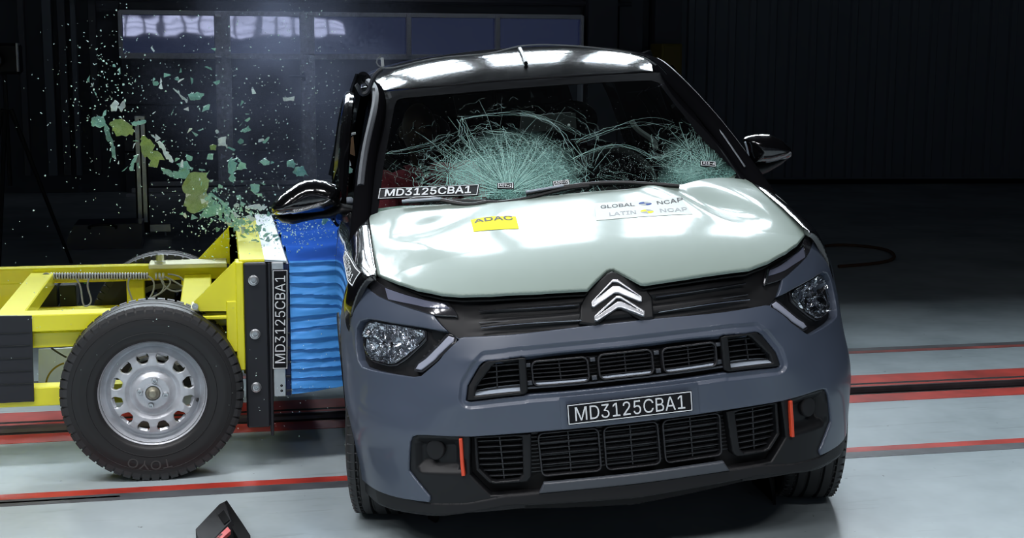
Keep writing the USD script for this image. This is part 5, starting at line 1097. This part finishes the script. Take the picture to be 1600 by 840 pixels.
B6 = lambda pts: Z(400, 240, 5.25, pts)
for px, m, lab in (([(33, 70), (70, 38), (112, 62), (105, 86), (60, 97)], G, 'green flake left of the pair above the door mirror'), ([(253, 80), (286, 48), (328, 82), (312, 116), (265, 105)], G, 'pale speckled flake of the pair above the door mirror'), ([(298, 150), (330, 106), (390, 104), (432, 180), (350, 186)], G, 'larger green flake of the pair above the door mirror'), ([(715, 110), (745, 100), (790, 120), (785, 156), (715, 150)], G, 'green flake beside the bent door frame'), ([(540, 545), (570, 525), (595, 545), (575, 575), (545, 585)], G, 'green chip on the blue barrier under the mirror')):
    shard(B6(px), rs.uniform(-.1, .2) if px[0][0] < 530 else -.25, m, lab)
# mid-sized pieces: places read off the photograph, then the dense trail down to the barrier
mid = A([(460, 30), (490, 45), (568, 8), (590, 20), (770, 25), (960, 75), (895, 135), (920, 180), (640, 275), (662, 285), (685, 265), (770, 275), (820, 350), (845, 365), (892, 325), (1020, 315), (995, 325), (1055, 440), (915, 355), (455, 180), (555, 178), (150, 85), (205, 185), (360, 325), (365, 350), (240, 420), (280, 428), (305, 462), (375, 452), (500, 335), (630, 405), (600, 440), (740, 520), (790, 550), (885, 530), (980, 600), (945, 550), (1010, 522), (880, 610), (900, 640), (935, 710), (1030, 690), (660, 710), (590, 685), (610, 700), (775, 770), (815, 795), (905, 800), (880, 775), (1085, 555), (700, 470), (725, 480), (450, 300), (470, 310), (570, 420), (565, 495), (625, 515), (925, 215), (900, 245), (125, 15), (140, 40), (620, 165)])
mid += Z(170, 0, 4, [(275, 305), (620, 430), (440, 437), (425, 490), (365, 475), (285, 500), (35, 410), (80, 440), (655, 300), (325, 500), (510, 508)])
trail = [(150+rs.uniform(0, 1)*0, 0)]
tr = []
for k in range(150):
    f = rs.uniform(0, 1)**.6; c = np.array([[300, 262], [345, 330], [375, 345], [420, 375]]); t_ = f*3; i = min(int(t_), 2); p = c[i]*(1-(t_-i))+c[i+1]*(t_-i)
    tr.append(tuple(p+rs.normal(0, [9, 7])))
def small(px, s, y, lab, grp, m):
    n = rs.integers(4, 7); a = np.sort(rs.uniform(0, 2*np.pi, n)); e = rs.uniform(.3, 1.); th = rs.uniform(0, np.pi)
    q = np.stack([np.cos(a)*s*rs.uniform(.7, 1.2, n), np.sin(a)*s*e*rs.uniform(.7, 1.2, n)], 1); R2 = np.array([[np.cos(th), -np.sin(th)], [np.sin(th), np.cos(th)]])
    P = on(np.array(px)+q @ R2.T, 1, y); c = P.mean(0); nrm = np.array([rs.uniform(-.5, .5), -1, rs.uniform(-.5, .5)]); d = (P-c); d[:, 1] += d[:, 0]*nrm[0]+d[:, 2]*nrm[2]
    try: mh = trimesh.convex.convex_hull(np.vstack([c+d, c+d+[0, .003, 0]]))
    except Exception: return
    if lab: obj('glass_chip', mh, m, None, lab, 'glass shard', grp, smooth=False)
    else: return mh
for p in mid: small(p, rs.uniform(4, 7.5), rs.uniform(-.2, .4), 'small green glass chip scattered in the air above the trolley', 'small glass chips in the air', rs.choice([G, G, WH]))
for p in tr: small(p, rs.uniform(3, 7), rs.uniform(-.2, .3), 'glass chip in the dense trail between the largest sheet and the barrier', 'glass chips in the dense trail', rs.choice([G, G, G, WH]))
dust = []
def add(n, cx, cy, sx, sy, s0, s1, y0=-.3, y1=.5):
    for _ in range(n):
        p = (rs.normal(cx, sx), rs.normal(cy, sy)); q = p[0]
        if 0 < p[0] < 548 and 0 < p[1] < 700:
            m_ = small(p, rs.uniform(s0, s1)*1.0, rs.uniform(y0, y1), None, None, None)
            if m_ is not None: dust.append(m_)
add(420, 270, 170, 110, 90, .8, 2.0); add(320, 430, 190, 80, 110, .7, 1.6); add(420, 370, 340, 50, 28, .9, 2.4); add(160, 165, 130, 30, 60, 1., 2.3); add(200, 500, 130, 40, 100, .7, 1.5); add(260, 470, 365, 45, 24, .8, 2.2, -.6, -.3); add(70, 470, 600, 60, 60, .6, 1.3, -1.2, -.75); add(60, 90, 420, 80, 80, .6, 1.2, -1.2, -.8)
obj('glass_dust', trimesh.util.concatenate(dust), 'dust', None, 'fine glass dust sprayed through the air left of the car', 'glass dust', None, 'stuff', smooth=False)
for p in [(40, 700), (150, 640), (470, 700), (520, 690), (430, 660), (560, 560), (598, 640), (420, 800), (300, 780), (480, 740)]: pass
# smoke
sm = trimesh.creation.icosphere(subdivisions=3, radius=1.); sm.vertices = sm.vertices*SMR+SMC
obj('smoke', sm, 'smoke', None, 'thin bluish smoke drifting beside the roof pillar', 'smoke', None, 'stuff')
